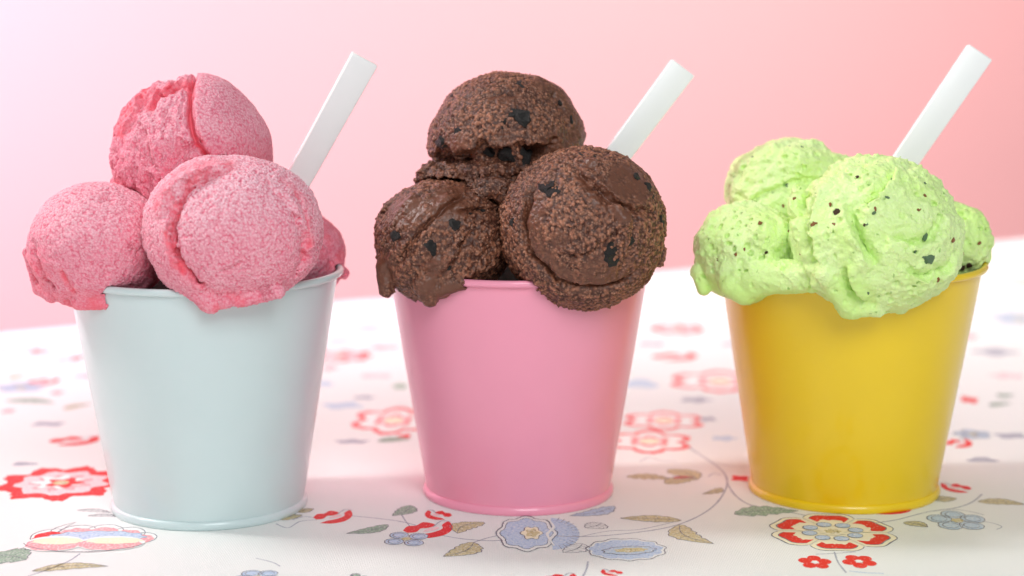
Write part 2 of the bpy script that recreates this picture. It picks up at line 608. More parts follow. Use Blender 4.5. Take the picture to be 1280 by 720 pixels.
leaf((-89.1, 280.8), (-75.6, 284.9), 7, 'palegrey')
leaf((-86.5, 361.8), (-70.2, 366.7), 7, 'palegrey')
leaf((70.9, 376.6), (89.2, 384.2), 9, 'paleblue')
# flowers: centre, half width, half depth in millimetres
shell_flower((-132.3, -53.9), 20.6, 17.0)
red_ring_flower((-157.3, 15.3), 20.9, 21.9)
bud((-166.6, 78.6), 9.4, 7.8, 1)
bud((-58.7, -27.9), 6.3, 8.2)
bud((-26.9, -43.0), 7.9, 9.7)
five_petal((-33.2, -53.9), 7.5, 8.5, 'blue', 4, .6)
bud((-24.2, -26.0), 4.5, 5.8, -1)
blue_flower((8.6, -47.6), 13.2, 19.1)
blue_oval((35.3, -65.3), 12.1, 11.6)
smudge((80.3, 21.9), 3.1, 3.9, 'red')
big_red_flower((102.2, -45.8), 20.9, 22.0)
five_petal((91.6, -78.8), 5.1, 7.0, 'red', 5, .2, False, 'white')
five_petal((105.1, -77.9), 5.3, 7.0, 'red', 5, .8, False, 'white')
bud((124.4, -18.1), 8.8, 7.0)
bud((153.7, 8.8), 5.0, 6.5, -1)
five_petal((144.8, -32.7), 9.6, 11.9, 'paleblue', 5, .3)
bud((14.1, -94.8), 5.2, 4.7)
bud((29.7, -89.3), 3.3, 3.2, -1)
five_petal((-75.0, -94.0), 7.1, 7.8, 'blue', 5, .9)
five_petal((-45.9, -95.6), 3.5, 5.5, 'green', 4, .2)
red_outline_flower((60.3, 112.6), 14.9, 14.9)
red_outline_flower((52.2, 77.3), 14.9, 16.9)
red_outline_flower((90.4, 188.7), 20.2, 20.4)
red_ring_flower((82.5, 317.4), 13.1, 14.5)
bud((75.1, 244.8), 10.7, 8.7)
smudge((55.3, 183.6), 7.6, 9.2, 'paleblue')
red_outline_flower((-47.0, 112.6), 15.2, 21.3)
smudge((-69.6, 140.5), 7.9, 6.1, 'paleblue')
red_ring_flower((-80.0, 246.7), 14.8, 13.5)
smudge((-60.7, 268.5), 7.6, 6.1, 'pink')
smudge((-81.9, 218.6), 3.2, 5.5, 'pink')
smudge((-48.1, 178.6), 3.1, 5.8, 'green')
smudge((-41.2, 86.5), 2.5, 2.7, 'red')
red_outline_flower((-235.4, 262.4), 12.1, 10.0)
bud((-222.4, 256.5), 6.0, 6.9)
bud((-200.4, 242.9), 3.0, 8.6)
five_petal((-210.5, 176.9), 11.0, 9.9, 'blue', 5, .5)
bud((-203.7, 188.7), 6.6, 6.8)
smudge((-192.5, 165.5), 2.7, 4.0, 'pink')
smudge((-204.3, 130.0), 2.6, 3.7, 'pink')
red_outline_flower((291.6, 469.2), 12.8, 17.8)
five_petal((260.1, 347.3), 14.4, 20.2, 'paleblue', 5, .1)
smudge((222.7, 297.7), 4.3, 7.5, 'pink')
smudge((190.3, 151.2), 3.3, 6.2, 'red')
five_petal((177.5, 89.1), 7.4, 8.0, 'paleblue', 5, .4)
bud((168.8, 74.7), 5.4, 7.1)
smudge((246.7, 381.6), 5.1, 8.9, 'paleblue')
smudge((107.1, 276.6), 6.5, 6.2, 'palegrey')
smudge((-61.9, 155.9), 4.3, 3.2, 'palegrey')
smudge((78.0, 115.4), 3.2, 3.6, 'palegrey')
smudge((80.5, 440.3), 11.2, 7.0, 'palepink')
smudge((279.3, 538.2), 9.7, 8.3, 'palegrey')
smudge((-69.1, 402.3), 8.6, 5.3, 'palepink')
smudge((-222.7, 297.7), 7.8, 4.3, 'palepink')

for (q, rx, ry, kind) in (
        ((-73.9, 319.6), 12.0, 6.7, 'palegrey'), ((-59.9, 200.8), 7.0, 5.2, 'palepink'), ((-82.2, 183.6), 5.2, 5.0, 'paleblue'), ((-60.7, 77.3), 6.1, 3.2, 'palegrey'),
        ((105.2, 418.3), 11.0, 8.1, 'palepink'), ((66.9, 276.6), 6.5, 5.1, 'palegrey'), ((76.5, 151.2), 6.0, 4.7, 'palegrey'), ((81.0, 82.5), 4.6, 3.9, 'paleblue'),
        ((226.5, 256.5), 9.4, 7.9, 'palegrey'), ((218.4, 200.8), 7.0, 6.1, 'palepink'), ((307.0, 572.4), 12.5, 12.3, 'palepink'), ((171.8, 48.6), 5.3, 3.6, 'palegrey'),
        ((-185.0, 200.8), 7.0, 5.2, 'palegrey'), ((-182.8, 106.9), 6.3, 3.5, 'palegrey'), ((-225.1, 227.8), 7.3, 4.6, 'paleblue'), ((-204.8, 287.0), 7.0, 4.2, 'palegrey'),
        ((88.7, 460.4), 13.6, 7.3, 'palegrey'), ((192.0, 86.5), 6.1, 4.6, 'palegrey'), ((-176.8, 42.6), 4.3, 2.4, 'palegrey')):
    smudge(q, rx, ry, kind)

# ------------------------------------------------------------------ pails
PAIL_H, RT, RB = 0.0787, 0.0440, 0.0316
PAILS = {'white': (-0.1013, -0.0128), 'pink': (0.0022, 0.0047), 'yellow': (0.1143, 0.0069)}


def lathe(profile, n=128, close=True):
    verts, faces = [], []
    k = len(profile)
    for i in range(n):
        a = 2 * math.pi * i / n
        for r, z in profile:
            verts.append((r * math.cos(a), r * math.sin(a), z))
    for i in range(n):
        j = (i + 1) % n
        for q in range(k if close else k - 1):
            p = (q + 1) % k
            faces.append((i * k + q, j * k + q, j * k + p, i * k + p))
    return verts, faces


def lacquer(name, rgb, coat=0.45):
    m, nt, b = new_mat(name)
    tc = node(nt, 'ShaderNodeTexCoord')
    nz = node(nt, 'ShaderNodeTexNoise')
    nz.inputs['Scale'].default_value = 55
    nz.inputs['Detail'].default_value = 5
    nt.links.new(tc.outputs['Object'], nz.inputs['Vector'])
    mx = node(nt, 'ShaderNodeMix', data_type='RGBA')
    mx.inputs[6].default_value = (*[c * 0.97 for c in rgb], 1)
    mx.inputs[7].default_value = (*[min(1, c * 1.03) for c in rgb], 1)
    nt.links.new(nz.outputs['Fac'], mx.inputs[0])
    nt.links.new(mx.outputs[2], b.inputs['Base Color'])
    mr = node(nt, 'ShaderNodeMapRange')
    mr.inputs[3].default_value = 0.30
    mr.inputs[4].default_value = 0.42
    nt.links.new(nz.outputs['Fac'], mr.inputs[0])
    nt.links.new(mr.outputs[0], b.inputs['Roughness'])
    b.inputs['Coat Weight'].default_value = coat
    b.inputs['Coat Roughness'].default_value = 0.08
    n2 = node(nt, 'ShaderNodeTexNoise')
    n2.inputs['Scale'].default_value = 20
    nt.links.new(tc.outputs['Object'], n2.inputs['Vector'])
    bp = node(nt, 'ShaderNodeBump')
    bp.inputs['Strength'].default_value = 0.2
    bp.inputs['Distance'].default_value = 0.002
    nt.links.new(n2.outputs['Fac'], bp.inputs['Height'])
    nt.links.new(bp.outputs['Normal'], b.inputs['Normal'])
    return m


M_INNER_SHADE, nt, b = new_mat('inner_shade')
b.inputs['Base Color'].default_value = (0.09, 0.085, 0.08, 1)  # dark colour stands in for the shade inside the pails
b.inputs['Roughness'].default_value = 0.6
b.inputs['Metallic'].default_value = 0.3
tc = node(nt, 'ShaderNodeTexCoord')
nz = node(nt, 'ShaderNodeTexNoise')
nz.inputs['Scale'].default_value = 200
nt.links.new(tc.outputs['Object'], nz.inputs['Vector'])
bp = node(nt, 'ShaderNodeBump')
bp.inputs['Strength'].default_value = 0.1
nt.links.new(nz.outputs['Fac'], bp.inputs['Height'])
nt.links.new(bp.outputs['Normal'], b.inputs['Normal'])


def make_pail(key, rgb, label):
    x, y = PAILS[key]
    m = lacquer(key + '_lacquer', rgb)
    root = bpy.data.objects.new('pail', None)
    COL.objects.link(root)
    root.location = (x, y, 0)
    root.empty_display_size = 0.02
    tag(root, label, 'pail', 'small lacquered pails')
    t = 0.0006
    wall_p = [(RB, 0.0026)]
    for k in range(1, 9):
        s = k / 8
        wall_p.append((RB + (RT - RB) * s, 0.0026 + (PAIL_H - 0.0026) * s))
    prof = wall_p + [(RT - t / 2, PAIL_H), (RB - t / 2, 0.0030), (0.0005, 0.0030), (0.0005, 0.0026)]
    v, f = lathe(prof)
    body = link_obj('body', mesh_from('pail_body', v, f), root)
    body.data.materials.append(m)
    bm = bmesh.new(); bm.from_mesh(body.data)
    for e in bm.edges:
        if len(e.link_faces) == 2 and e.calc_face_angle(0) > 0.6:
            e.smooth = False
    bm.to_mesh(body.data); bm.free()
    # added dark inner layer: the shade under the scoops as a colour
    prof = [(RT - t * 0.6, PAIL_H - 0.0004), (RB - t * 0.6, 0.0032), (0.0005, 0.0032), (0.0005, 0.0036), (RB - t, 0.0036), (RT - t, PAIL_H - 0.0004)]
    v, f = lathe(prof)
    ln = link_obj('shade_liner', mesh_from('pail_shade_liner', v, f, False), root)
    ln.data.materials.append(M_INNER_SHADE)
    # rolled lip
    prof = []
    for k in range(16):
        a = 2 * math.pi * k / 16
        prof.append((RT + 0.0007 + 0.0011 * math.cos(a), PAIL_H + 0.0002 + 0.0012 * math.sin(a)))
    v, f = lathe(prof)
    r = link_obj('rim', mesh_from('pail_rim', v, f), root)
    r.data.materials.append(m)
    # seamed foot ring
    prof = [(RB - 0.0008, 0.0002), (RB + 0.0006, 0.0), (RB + 0.0008, 0.0003), (RB + 0.0010, 0.0009), (RB + 0.0010, 0.0016),
            (RB + 0.0008, 0.0022), (RB + 0.0005, 0.0026), (RB + 0.00015, 0.0029), (RB - 0.0008, 0.0026)]
    v, f = lathe(prof)
    g = link_obj('foot_ring', mesh_from('pail_foot_ring', v, f), root)
    g.data.materials.append(m)
    return root


make_pail('white', lin(204, 220, 221), 'white pail holding pink strawberry ice cream')
make_pail('pink', lin(247, 156, 182), 'pink pail holding brown chocolate ice cream')
make_pail('yellow', lin(241, 203, 8), 'yellow pail holding pale green ice cream')

# ------------------------------------------------------------------ spoons
m_spoon, nt, b = new_mat('white_plastic')
tc = node(nt, 'ShaderNodeTexCoord')
nz = node(nt, 'ShaderNodeTexNoise')
nz.inputs['Scale'].default_value = 90
nt.links.new(tc.outputs['Object'], nz.inputs['Vector'])
mr = node(nt, 'ShaderNodeMapRange')
mr.inputs[3].default_value = 0.28
mr.inputs[4].default_value = 0.45
nt.links.new(nz.outputs['Fac'], mr.inputs[0])
nt.links.new(mr.outputs[0], b.inputs['Roughness'])
b.inputs['Base Color'].default_value = (*lin(250, 249, 249), 1)
b.inputs['Subsurface Weight'].default_value = 0.15
b.inputs['Subsurface Radius'].default_value = (0.003, 0.003, 0.003)


def make_spoon(top, low, face_tilt, label):
    """Flat tapering handle, bowl pushed down into the ice cream."""
    top, low = Vector(top) / 1000, Vector(low) / 1000
    ax = (top - low).normalized()
    L = (top - low).length + 0.030
    view = (cam.location - (top + low) / 2).normalized()
    side = view.cross(ax).normalized()
    nrm = ax.cross(side).normalized()
    rot = Matrix((side, ax, nrm)).transposed()
    rot = rot @ Matrix.Rotation(face_tilt, 3, 'Y')
    bm = bmesh.new()
    secs = [(-0.022, 0.0035, 0.0008, 0.0), (-0.018, 0.0085, 0.0009, 0.0012), (-0.008, 0.0100, 0.0010, 0.0022), (0.0, 0.0075, 0.0012, 0.001),
            (0.006, 0.0042, 0.0016, 0), (0.03, 0.0043, 0.0017, 0), (L, 0.00478, 0.0018, 0)]
    rings = []
    for (yy, w, t, dz) in secs:
        rings.append([bm.verts.new((sx * w, yy, sz * t - dz)) for sx, sz in ((-1, -1), (1, -1), (1, 1), (-1, 1))])
    for a, c in zip(rings, rings[1:]):
        for k in range(4):
            bm.faces.new((a[k], a[(k + 1) % 4], c[(k + 1) % 4], c[k]))
    bm.faces.new(rings[0][::-1]); bm.faces.new(rings[-1])
    bmesh.ops.recalc_face_normals(bm, faces=bm.faces)
    bmesh.ops.bevel(bm, geom=list(bm.edges), offset=0.00055, segments=3, affect='EDGES', profile=0.5)
    me = bpy.data.meshes.new('spoon'); bm.to_mesh(me); bm.free()
    me.polygons.foreach_set('use_smooth', [True] * len(me.polygons))
    o = link_obj('spoon', me)
    me.materials.append(m_spoon)
    o.matrix_world = Matrix.Translation(top - ax * L) @ rot.to_4x4()
    tag(o, label, 'spoon', 'white plastic spoons in the ice cream')
    return o


make_spoon((-48.6, 2.0, 147.9), (-71.8, 4.0, 107.1), -0.16, 'white plastic spoon handle sticking out of pink strawberry ice cream')
make_spoon((57.6, 14.0, 144.4), (35.9, 10.0, 115.6), -0.12, 'white plastic spoon handle behind the brown chocolate scoops')
make_spoon((156.4, 10.0, 149.7), (132.0, 8.0, 113.1), -0.16, 'white plastic spoon handle rising from pale green ice cream')

# ------------------------------------------------------------------ ice cream: solid fields turned into meshes
F32 = np.float32
_rs = np.random.RandomState(11)
TAB = _rs.rand(64, 64, 64).astype(F32) * 2 - 1
JITF = ((_rs.rand(32, 32, 32, 3).astype(F32) - 0.5) * 0.9).reshape(-1, 3)


TABP = np.ascontiguousarray(np.pad(TAB, ((0, 1),) * 3, mode='wrap')).ravel()


def vnoise(P, freq, seed=0):
    Q = P * F32(freq) + F32(seed * 7.31 + 200)
    I = Q.astype(np.int32)
    T = Q - I
    T = T * T * (3 - 2 * T)
    I &= 63
    k = (I[:, 0] * 65 + I[:, 1]) * 65 + I[:, 2]
    a, b_, c_ = (np.ascontiguousarray(T[:, q]) for q in range(3))

    def g(off):
        p = TABP.take(k + off)
        return p + (TABP.take(k + (off + 1)) - p) * c_
    l0 = g(0)
    l0 += (g(65) - l0) * b_
    l1 = g(4225)
    l1 += (g(4290) - l1) * b_
    return l0 + (l1 - l0) * a


def fbm(P, freq, octs=3, seed=0, gain=0.5):
    s, a, tot = 0, 1.0, 0
    for k in range(octs):
        s = s + a * vnoise(P, freq * 2.03 ** k, seed + k)
        tot += a
        a *= gain
    return s / F32(tot) * 1.6


def worley(P, freq, seed=0):
    Q = P * F32(freq) + F32(seed * 3.7 + 100)
    B = np.floor(Q - 0.5).astype(np.int32)
    best = np.full(len(P), 9, F32)
    for dx in (0, 1):
        for dy in (0, 1):
            for dz in (0, 1):
                C = B + np.array([dx, dy, dz], np.int32)
                M = C & 31
                j = JITF.take((M[:, 0] * 32 + M[:, 1]) * 32 + M[:, 2], 0)
                d = ((Q - C - 0.5 - j) ** 2).sum(1)
                np.minimum(best, d, out=best)
    return np.sqrt(best)


def sst(a, b_, x):
    t = np.clip((x - a) / (b_ - a), 0, 1)
    return t * t * (3 - 2 * t)


def smin(a, b_, k):
    h = np.clip(0.5 + 0.5 * (b_ - a) / k, 0, 1)
    return b_ * (1 - h) + a * h - k * h * (1 - h)


def smax(a, b_, k):
    return -smin(-a, -b_, k)


class Ctx:
    """Coordinates of points around one scoop: P in mm, (u, v) on its camera-side face, w towards the camera."""

    def __init__(self, P, sc):
        self.P = P
        self.rag = None
        self.r = np.sqrt((P * P).sum(1)) + 1e-6
        n = P / self.r[:, None]
        self.n = n
        self.u = n @ sc.rt
        self.v = n @ sc.up
        self.w = n @ sc.to
        self.R = sc.R
        self.back = np.clip(-self.w, 0, 1) * 1.5
        self.W = P + np.array(sc.c, F32)          # world mm

    def line(self, *pts):
        """distance on the face (in radii) to a poly-line, and signed side"""
        best = np.full(len(self.u), 9, F32)
        side = np.zeros(len(self.u), F32)
        par = np.zeros(len(self.u), F32)
        m = len(pts) - 1
        for i in range(m):
            (ax, ay), (bx, by) = pts[i], pts[i + 1]
            dx, dy = bx - ax, by - ay
            l2 = dx * dx + dy * dy
            t = np.clip(((self.u - ax) * dx + (self.v - ay) * dy) / l2, 0, 1)
            ex, ey = self.u - ax - dx * t, self.v - ay - dy * t
            d = np.sqrt(ex * ex + ey * ey)
            k = d < best
            best = np.where(k, d, best)
            side = np.where(k, np.sign(dx * ey - dy * ex), side)
            par = np.where(k, (i + t) / m, par)
        return best + self.back, side, par

    def spot(self, p, r):
        """1 inside a soft round patch on the face"""
        d = np.sqrt((self.u - p[0]) ** 2 + (self.v - p[1]) ** 2) + self.back
        return 1 - sst(r * 0.6, r * 1.25, d)

    def blob(self, p, depth, r, stretch=(1, 1, 1)):
        """ball (mm) whose centre sits at face position p, `depth` radii from the scoop's centre"""
        uu, vv = p
        ww = math.sqrt(max(0.0, depth * depth - uu * uu - vv * vv))
        c = (RTV * uu + UPV(self) * vv + TOV(self) * ww) * self.R
        q = (self.P - c.astype(F32)) / np.array(stretch, F32)
        return np.sqrt((q * q).sum(1)) - r

    def capsule(self, p1, d1, r1, p2, d2, r2):
        C = []
        for p, dep in ((p1, d1), (p2, d2)):
            uu, vv = p
            ww = math.sqrt(max(0.0, dep * dep - uu * uu - vv * vv))
            C.append(((RTV * uu + UPV(self) * vv + TOV(self) * ww) * self.R).astype(F32))
        a, b_ = C
        ab = b_ - a
        t = np.clip(((self.P - a) @ ab) / float(ab @ ab), 0, 1)
        q = self.P - a - t[:, None] * ab
        return np.sqrt((q * q).sum(1)) - (r1 + (r2 - r1) * t)


RTV = np.array([1, 0, 0], F32)
_cur = {}


def UPV(_):
    return _cur['up']


def TOV(_):
    return _cur['to']


def fold(cx, pts, lift, dep, flip=1, wl=0.16, wd=0.05, rag=0.02):
    """overlapping lip along a line: one side stands up and falls away, the other dips under it"""
    a, side, par = cx.line(*pts)
    if cx.rag is None:
        cx.rag = fbm(cx.P, 0.55, 2, 77) + 0.6 * fbm(cx.P, 0.2, 2, 78)
    sa = a * side * flip + rag * cx.rag
    fade = np.maximum(np.sin(np.pi * np.clip(par, 0, 1)), 0) ** 0.5
    edge = sst(-0.015, 0.02, sa)
    aa = np.abs(sa)
    return fade * (edge * lift * np.exp(-aa / wl) - (1 - edge) * dep * np.exp(-(aa / wd) ** 2))


def groove(d, width, depth):
    return -depth * np.exp(-(d / width) ** 2)


class Scoop:
    def __init__(self, c, R):
        self.c, self.R = c, R
        to = np.array(cam.location) * 1000 - np.array(c)
        to /= np.linalg.norm(to)
        rt = np.cross([0, 0, 1], to); rt /= np.linalg.norm(rt)
        up = np.cross(to, rt)
        self.to, self.rt, self.up = to.astype(F32), rt.astype(F32), up.astype(F32)


def pail_shell(W, key):
    """distance (mm) to the pail's wall and lip, so the ice cream is cut where the pail is"""
    px, py = PAILS[key]
    rho = np.sqrt((W[:, 0] - px * 1000) ** 2 + (W[:, 1] - py * 1000) ** 2)
    z = W[:, 2]
    rc = RB * 1000 + (RT - RB) * 1000 * (z / (PAIL_H * 1000))
    wall_d = np.maximum(np.abs(rho - rc + 0.3) - 0.45, z - PAIL_H * 1000)
    lip = np.sqrt((rho - RT * 1000 - 0.6) ** 2 + (z - PAIL_H * 1000 - 0.2) ** 2) - 1.5
    return np.minimum(wall_d, lip)


def nets(D, lo, h):
    S = D < 0
    nx, ny, nz_ = D.shape
    cnt = np.zeros((nx - 1, ny - 1, nz_ - 1), np.uint8)
    for dx in (0, 1):
        for dy in (0, 1):
            for dz in (0, 1):
                cnt += S[dx:nx - 1 + dx, dy:ny - 1 + dy, dz:nz_ - 1 + dz]
    I = np.argwhere((cnt > 0) & (cnt < 8))
    vid = np.full(cnt.shape, -1, np.int32)
    vid[I[:, 0], I[:, 1], I[:, 2]] = np.arange(len(I))
    pos = np.zeros((len(I), 3), np.float64)
    num = np.zeros(len(I))
    corners = [(a, b_, c_) for a in (0, 1) for b_ in (0, 1) for c_ in (0, 1)]
    for a in corners:
        for ax in range(3):
            if a[ax]:
                continue
            b_ = list(a); b_[ax] = 1
            da = D[I[:, 0] + a[0], I[:, 1] + a[1], I[:, 2] + a[2]]
            db = D[I[:, 0] + b_[0], I[:, 1] + b_[1], I[:, 2] + b_[2]]
            k = (da < 0) != (db < 0)
            t = np.where(k, da / np.where(k, da - db, 1), 0)
            p = np.zeros((len(I), 3)) + np.array(a)
            p[:, ax] = t
            pos += p * k[:, None]
            num += k
    V = (I + pos / num[:, None]) * h + np.array(lo)
    quads = []
    for ax in range(3):
        o1, o2 = [(1, 2), (2, 0), (0, 1)][ax]
        sl0 = [slice(None)] * 3; sl1 = [slice(None)] * 3
        sl0[ax] = slice(0, -1); sl1[ax] = slice(1, None)
        A, B = S[tuple(sl0)], S[tuple(sl1)]
        E_ = np.argwhere(A != B)
        ok = (E_[:, o1] > 0) & (E_[:, o2] > 0) & (E_[:, o1] < cnt.shape[o1]) & (E_[:, o2] < cnt.shape[o2])
        E_ = E_[ok]
        inside = A[E_[:, 0], E_[:, 1], E_[:, 2]]
        def g(d1, d2):
            q = E_.copy(); q[:, o1] += d1; q[:, o2] += d2
            return vid[q[:, 0], q[:, 1], q[:, 2]]
        Q = np.stack([g(-1, -1), g(0, -1), g(0, 0), g(-1, 0)], 1)
        Q[~inside] = Q[~inside][:, ::-1]
        quads.append(Q)
    return V, np.concatenate(quads)


def largest_piece(V, Q):
    lab = np.arange(len(V))
    while True:
        m = lab[Q].min(1)
        new = lab.copy()
        for k in range(4):
            np.minimum.at(new, Q[:, k], m)
        for _ in range(3):
            new = new[new]
        if np.array_equal(new, lab):
            break
        lab = new
    big = np.bincount(lab).argmax()
    keep = lab == big
    idx = np.cumsum(keep) - 1
    return V[keep], idx[Q[keep[Q[:, 0]]]]


STEP = 1.0


def build_scoop(name, c, R, macro_, micro, colour, material, step, pad=6.0):
    """macro(ctx) -> signed distance in mm; micro(ctx) -> outward relief in mm; colour(ctx) -> rgba"""
    sc = Scoop(c, R)

    def macro(cx):                       # nothing below what the pail hides
        return np.maximum(macro_(cx), 64.0 - cx.W[:, 2])
    _cur['up'], _cur['to'] = sc.up, sc.to
    h, K = step * STEP, 4
    H_ = h * K
    ext = R + pad
    n = int(math.ceil(2 * ext / H_))
    lo = -ext
    g = (np.arange(n + 1) * H_ + lo).astype(F32)
    G = np.stack(np.meshgrid(g, g, g, indexing='ij'), -1).reshape(-1, 3)
    dc = macro(Ctx(G, sc)).reshape(n + 1, n + 1, n + 1).astype(F32)
    mn = np.full((n, n, n), 1e9, F32)
    for a in (0, 1):
        for b_ in (0, 1):
            for e in (0, 1):
                mn = np.minimum(mn, np.abs(dc[a:n + a, b_:n + b_, e:n + e]))
    mark = mn < 2.2
    D = np.repeat(np.repeat(np.repeat(dc[:n, :n, :n], K, 0), K, 1), K, 2)
    cells = np.argwhere(mark)
    off = np.stack(np.meshgrid(*[np.arange(K)] * 3, indexing='ij'), -1).reshape(-1, 3)
    idx = (cells[:, None, :] * K + off[None]).reshape(-1, 3)
    P = (idx * h + lo).astype(F32)
    out = np.empty(len(P), F32)
    for s in range(0, len(P), 40000):
        cx = Ctx(P[s:s + 40000], sc)
        out[s:s + 40000] = macro(cx) - micro(cx)
    D[idx[:, 0], idx[:, 1], idx[:, 2]] = out
    V, Q = nets(D, (lo, lo, lo), h)
    V, Q = largest_piece(V, Q)
    cx = Ctx(V.astype(F32), sc)
    rgba = np.clip(colour(cx), 0, 1).astype(F32)
    me = bpy.data.meshes.new(name)
    me.vertices.add(len(V)); me.loops.add(len(Q) * 4); me.polygons.add(len(Q))
    me.vertices.foreach_set('co', (V / 1000).astype(F32).ravel())
    me.loops.foreach_set('vertex_index', Q.astype(np.int32).ravel())
    me.polygons.foreach_set('loop_start', np.arange(len(Q), dtype=np.int32) * 4)
    me.polygons.foreach_set('loop_total', np.full(len(Q), 4, np.int32))
    me.polygons.foreach_set('use_smooth', np.ones(len(Q), bool))
    me.update(calc_edges=True)
    at = me.color_attributes.new('tint', 'FLOAT_COLOR', 'POINT')
    at.data.foreach_set('color', rgba.ravel())
    me.materials.append(material)
    o = link_obj(name, me)
    o.location = [q / 1000 for q in c]

    def surface(u, v, sink=0.0):
        ww = math.sqrt(max(0.0, 1 - u * u - v * v))
        d = sc.rt * u + sc.up * v + sc.to * ww
        d = d / np.linalg.norm(d)
        t = np.linspace(1.35, 0.45, 240)
        pts = (d[None] * (t * R)[:, None]).astype(F32)
        _cur['up'], _cur['to'] = sc.up, sc.to
        s = macro(Ctx(pts, sc))
        k = int(np.argmax(s < 0))
        return pts[k] - d * sink, d
    o_surface[o.name] = surface
    return o


o_surface = {}


def ice_material(name, sss, radius, rough, bump, scale, frost, frost_amt):
    m, nt, b = new_mat(name)
    L = nt.links.new
    at = node(nt, 'ShaderNodeVertexColor', layer_name='tint')
    tc = node(nt, 'ShaderNodeTexCoord')
    nz = node(nt, 'ShaderNodeTexNoise')
    nz.inputs['Scale'].default_value = scale * 0.8
    nz.inputs['Detail'].default_value = 3
    L(tc.outputs['Object'], nz.inputs['Vector'])
    vo = node(nt, 'ShaderNodeTexVoronoi')
    vo.inputs['Scale'].default_value = scale
    L(tc.outputs['Object'], vo.inputs['Vector'])
    cr = node(nt, 'ShaderNodeMapRange', interpolation_type='SMOOTHSTEP')     # crystal tops
    cr.inputs[1].default_value = 0.62; cr.inputs[2].default_value = 0.10
    L(vo.outputs['Distance'], cr.inputs[0])
    dry = node(nt, 'ShaderNodeMath', operation='SUBTRACT')
    dry.inputs[0].default_value = 1.0
    L(at.outputs['Alpha'], dry.inputs[1])
    pick = node(nt, 'ShaderNodeSeparateColor')                                # some crystals whiter than others
    L(vo.outputs['Color'], pick.inputs[0])
    f1 = node(nt, 'ShaderNodeMath', operation='MULTIPLY')
    L(cr.outputs[0], f1.inputs[0]); L(dry.outputs[0], f1.inputs[1])
    f2 = node(nt, 'ShaderNodeMath', operation='MULTIPLY')
    L(f1.outputs[0], f2.inputs[0]); L(pick.outputs[0], f2.inputs[1])
    f3 = node(nt, 'ShaderNodeMath', operation='MULTIPLY')
    L(f2.outputs[0], f3.inputs[0]); f3.inputs[1].default_value = frost_amt
    mx = node(nt, 'ShaderNodeMix', data_type='RGBA')
    L(f3.outputs[0], mx.inputs[0]); L(at.outputs['Color'], mx.inputs[6])
    mx.inputs[7].default_value = (*frost, 1)
    L(mx.outputs[2], b.inputs['Base Color'])
    m2 = node(nt, 'ShaderNodeMapRange')                                       # alpha carries wetness
    m2.inputs[3].default_value = rough
    m2.inputs[4].default_value = 0.38
    L(at.outputs['Alpha'], m2.inputs[0])
    L(m2.outputs[0], b.inputs['Roughness'])
    b.inputs['Subsurface Weight'].default_value = sss
    b.inputs['Subsurface Radius'].default_value = radius
    b.inputs['Subsurface Scale'].default_value = 1.0
    hh = node(nt, 'ShaderNodeMath', operation='MULTIPLY_ADD')
    L(f1.outputs[0], hh.inputs[0]); hh.inputs[1].default_value = 1.0
    L(nz.outputs['Fac'], hh.inputs[2])
    bp = node(nt, 'ShaderNodeBump')
    bp.inputs['Strength'].default_value = bump
    bp.inputs['Distance'].default_value = 0.0004
    L(hh.outputs[0], bp.inputs['Height'])
    L(bp.outputs['Normal'], b.inputs['Normal'])
    return m


M_STRAW = ice_material('strawberry_ice_cream', 0.06, (0.0014, 0.0007, 0.0007), 0.60, 0.35, 1800, lin(252, 228, 234), 0.35)
M_CHOC = ice_material('chocolate_ice_cream', 0.0, (0.001, 0.0005, 0.0004), 0.52, 0.5, 1200, lin(214, 158, 130), 0.5)
M_PIST = ice_material('pistachio_ice_cream', 0.15, (0.0014, 0.0018, 0.001), 0.50, 0.35, 1200, lin(244, 254, 214), 0.35)


def mixc(a, b_, t):
    return a + (b_ - a) * t[:, None]


def col3(rgb):
    return np.array(lin(*rgb), F32)


def rgba(rgb, wet):
    return np.concatenate([rgb, wet[:, None]], 1)


def carve(d, W, balls, gap=0.15):
    for (c, R) in balls:
        q = W - np.array(c, F32)
        d = np.maximum(d, R + gap - np.sqrt((q * q).sum(1)))
    return d


SB = {'S1': ((-104.3, -12.0, 117.1), 26.3), 'S2': ((-131.2, -34.0, 90.7), 22.6), 'S3': ((-86.3, -46.0, 96.9), 25.9), 'S4': ((-72.2, 4.0, 81.1), 16.2)}
CB = {'C1': ((-2.1, 0.0, 118.2), 25.7), 'C2': ((-22.6, -18.0, 89.5), 22.1), 'C3': ((23.0, -28.0, 95.6), 26.1)}
PB = {'P1': ((94.4, 16.0, 99.2), 21.6), 'P2': ((77.8, -12.0, 85.0), 18.1), 'P3': ((115.6, -30.0, 93.2), 26.5), 'P4': ((147.4, 6.0, 85.5), 14.6)}


def lump(cx, amp=0.5, freq=0.11, seed=0):
    return amp * fbm(cx.P, freq, 3, seed)


def inside_ellipsoid(cx, sx, sy, sz):
    """ellipsoid stretched by sx (right), sy (up), sz (towards camera)"""
    s = np.sqrt((cx.u / sx) ** 2 + (cx.v / sy) ** 2 + (cx.w / sz) ** 2) * cx.r
    return (s - cx.R) * min(sx, sy, sz)


# ---------------------------------------------------------------- strawberry
ST_BASE, ST_FROST, ST_MELT, ST_DEEP = col3((222, 96, 124)), col3((253, 212, 223)), col3((237, 92, 110)), col3((170, 44, 72))


def straw_grain(cx, seed=0):
    w = worley(cx.P, 1.28, seed)
    return 0.52 - w + 0.06 * vnoise(cx.P, 0.8, seed + 3)


